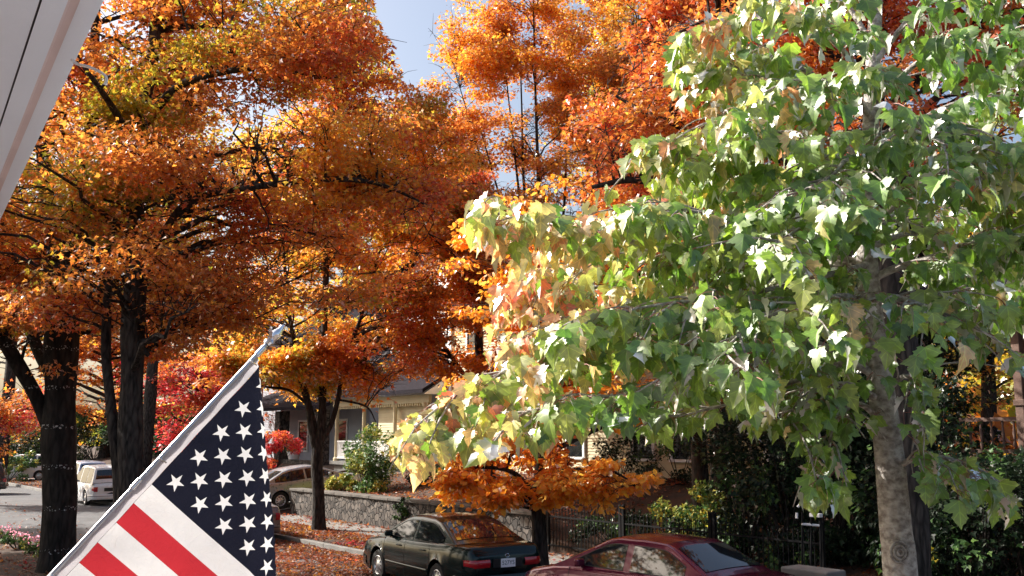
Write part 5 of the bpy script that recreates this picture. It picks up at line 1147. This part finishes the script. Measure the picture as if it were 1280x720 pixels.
    def clothmat(nm, col, tr=.35):
        m, tt, b = newmat(nm); b.inputs['Base Color'].default_value = (*col, 1); b.inputs['Roughness'].default_value = .75; b.inputs['Specular IOR Level'].default_value = .25
        out = tt.nodes['Material Output']; tl = N(tt, 'ShaderNodeBsdfTranslucent'); mx = N(tt, 'ShaderNodeMixShader'); mx.inputs[0].default_value = tr
        tc = N(tt, 'ShaderNodeTexCoord'); nz = N(tt, 'ShaderNodeTexNoise'); nz.inputs['Scale'].default_value = 9; nz.inputs['Detail'].default_value = 10; tt.links.new(tc.outputs['Object'], nz.inputs['Vector'])
        rp = N(tt, 'ShaderNodeValToRGB'); rp.color_ramp.elements[0].color = tuple(c * .84 for c in col) + (1,); rp.color_ramp.elements[1].color = tuple(min(1, c * 1.08) for c in col) + (1,); tt.links.new(nz.outputs[0], rp.inputs[0])
        tt.links.new(rp.outputs[0], b.inputs['Base Color']); tt.links.new(rp.outputs[0], tl.inputs[0])
        wv = N(tt, 'ShaderNodeTexNoise'); wv.inputs['Scale'].default_value = 26; wv.inputs['Detail'].default_value = 4; wv.inputs['Distortion'].default_value = 1.2; tt.links.new(tc.outputs['Object'], wv.inputs['Vector']); bp = N(tt, 'ShaderNodeBump'); bp.inputs['Strength'].default_value = .8; bp.inputs['Distance'].default_value = .02
        tt.links.new(wv.outputs[0], bp.inputs['Height']); tt.links.new(bp.outputs[0], b.inputs['Normal'])
        tt.links.new(b.outputs[0], mx.inputs[1]); tt.links.new(tl.outputs[0], mx.inputs[2]); tt.links.new(mx.outputs[0], out.inputs[0]); return m
    mw = clothmat('white_cloth', (.72, .71, .72), .30)
    g.build('cloth', [clothmat('navy_cloth', (.010, .011, .022), .3), clothmat('red_cloth', (.50, .03, .042), .30), mw], t2, smooth=60)
    # stars belong to the canton's own cloth: a five pointed star at every lattice point
    nm_ = bpy.data.materials['navy_cloth']; tt = nm_.node_tree; me = bpy.data.objects['cloth'].data
    uvl = me.uv_layers.new(name='UVMap'); na, nb = 70, 90
    vuv = {i * (nb + 1) + j: (j / nb * 12, i / na * 10) for i in range(na + 1) for j in range(nb + 1)}
    for lp in me.loops: uvl.data[lp.index].uv = vuv.get(lp.vertex_index, (0, 0))
    def mth(op, a, b_=None, c=None):
        n = N(tt, 'ShaderNodeMath', operation=op)
        for k_, v_ in enumerate((a, b_, c)):
            if v_ is None: continue
            if isinstance(v_, (int, float)): n.inputs[k_].default_value = v_
            else: tt.links.new(v_, n.inputs[k_])
        return n.outputs[0]
    uv = N(tt, 'ShaderNodeUVMap', uv_map='UVMap'); sx = N(tt, 'ShaderNodeSeparateXYZ'); tt.links.new(uv.outputs[0], sx.inputs[0]); U, V = sx.outputs[0], sx.outputs[1]
    Ro = .0308 * Hh; Ri = Ro * .382; K5 = 2 * math.pi / 5; ex, ey = Ri * math.cos(K5 / 2) - Ro, Ri * math.sin(K5 / 2); res = None
    for (o_, lo_u, hi_u, lo_v, hi_v) in ((1, 0, 5, 0, 4), (0, 1, 5, 1, 4)):
        iu = mth('MINIMUM', mth('MAXIMUM', mth('ROUND', mth('MULTIPLY', mth('SUBTRACT', U, o_), .5)), lo_u), hi_u)
        iv = mth('MINIMUM', mth('MAXIMUM', mth('ROUND', mth('MULTIPLY', mth('SUBTRACT', V, o_), .5)), lo_v), hi_v)
        du = mth('MULTIPLY', mth('SUBTRACT', U, mth('MULTIPLY_ADD', iu, 2, o_)), cf / 12); dv = mth('MULTIPLY', mth('SUBTRACT', V, mth('MULTIPLY_ADD', iv, 2, o_)), ch / 10)
        r_ = mth('SQRT', mth('ADD', mth('MULTIPLY', du, du), mth('MULTIPLY', dv, dv))); th_ = mth('ARCTAN2', du, mth('MULTIPLY', dv, -1))
        fo = mth('ABSOLUTE', mth('SUBTRACT', mth('FLOORED_MODULO', mth('ADD', th_, K5 / 2 + 20 * K5), K5), K5 / 2))
        X = mth('MULTIPLY', r_, mth('COSINE', fo)); Y = mth('MULTIPLY', r_, mth('SINE', fo))
        val = mth('SUBTRACT', mth('MULTIPLY', Y, ex), mth('MULTIPLY', mth('SUBTRACT', X, Ro), ey))
        ins = mth('GREATER_THAN', val, 0); res = ins if res is None else mth('MAXIMUM', res, ins)
    for nd in list(tt.nodes):
        if nd.type in ('BSDF_PRINCIPLED', 'BSDF_TRANSLUCENT'):
            sock = nd.inputs['Base Color'] if nd.type == 'BSDF_PRINCIPLED' else nd.inputs[0]; src = sock.links[0].from_socket
            mm = N(tt, 'ShaderNodeMix', data_type='RGBA'); tt.links.new(res, mm.inputs[0]); tt.links.new(src, mm.inputs[6]); mm.inputs[7].default_value = (.76, .76, .77, 1); tt.links.new(mm.outputs[2], sock)
    # heading tape along the hoist and its clips to the pole
    g = G(); g.grid(lambda u, v: tuple(cloth(Hh * u, -.001 - .030 * v, -.0004)), 60, 2); g.build('heading', clothmat('heading_tape', (.55, .53, .56), .4), t2, smooth=60)
    for a in (.02, .44, .88):
        p = cloth(a, -.012); pr = pd * (p.dot(pd)); g = G(); g.tube([tuple(p), tuple(p.lerp(pr, .5) + Vector((0, -.012, 0))), tuple(pr + Vector((0, -.013, .0)))], .003, 6); g.build('clip', M['silver'], t2)
flag()
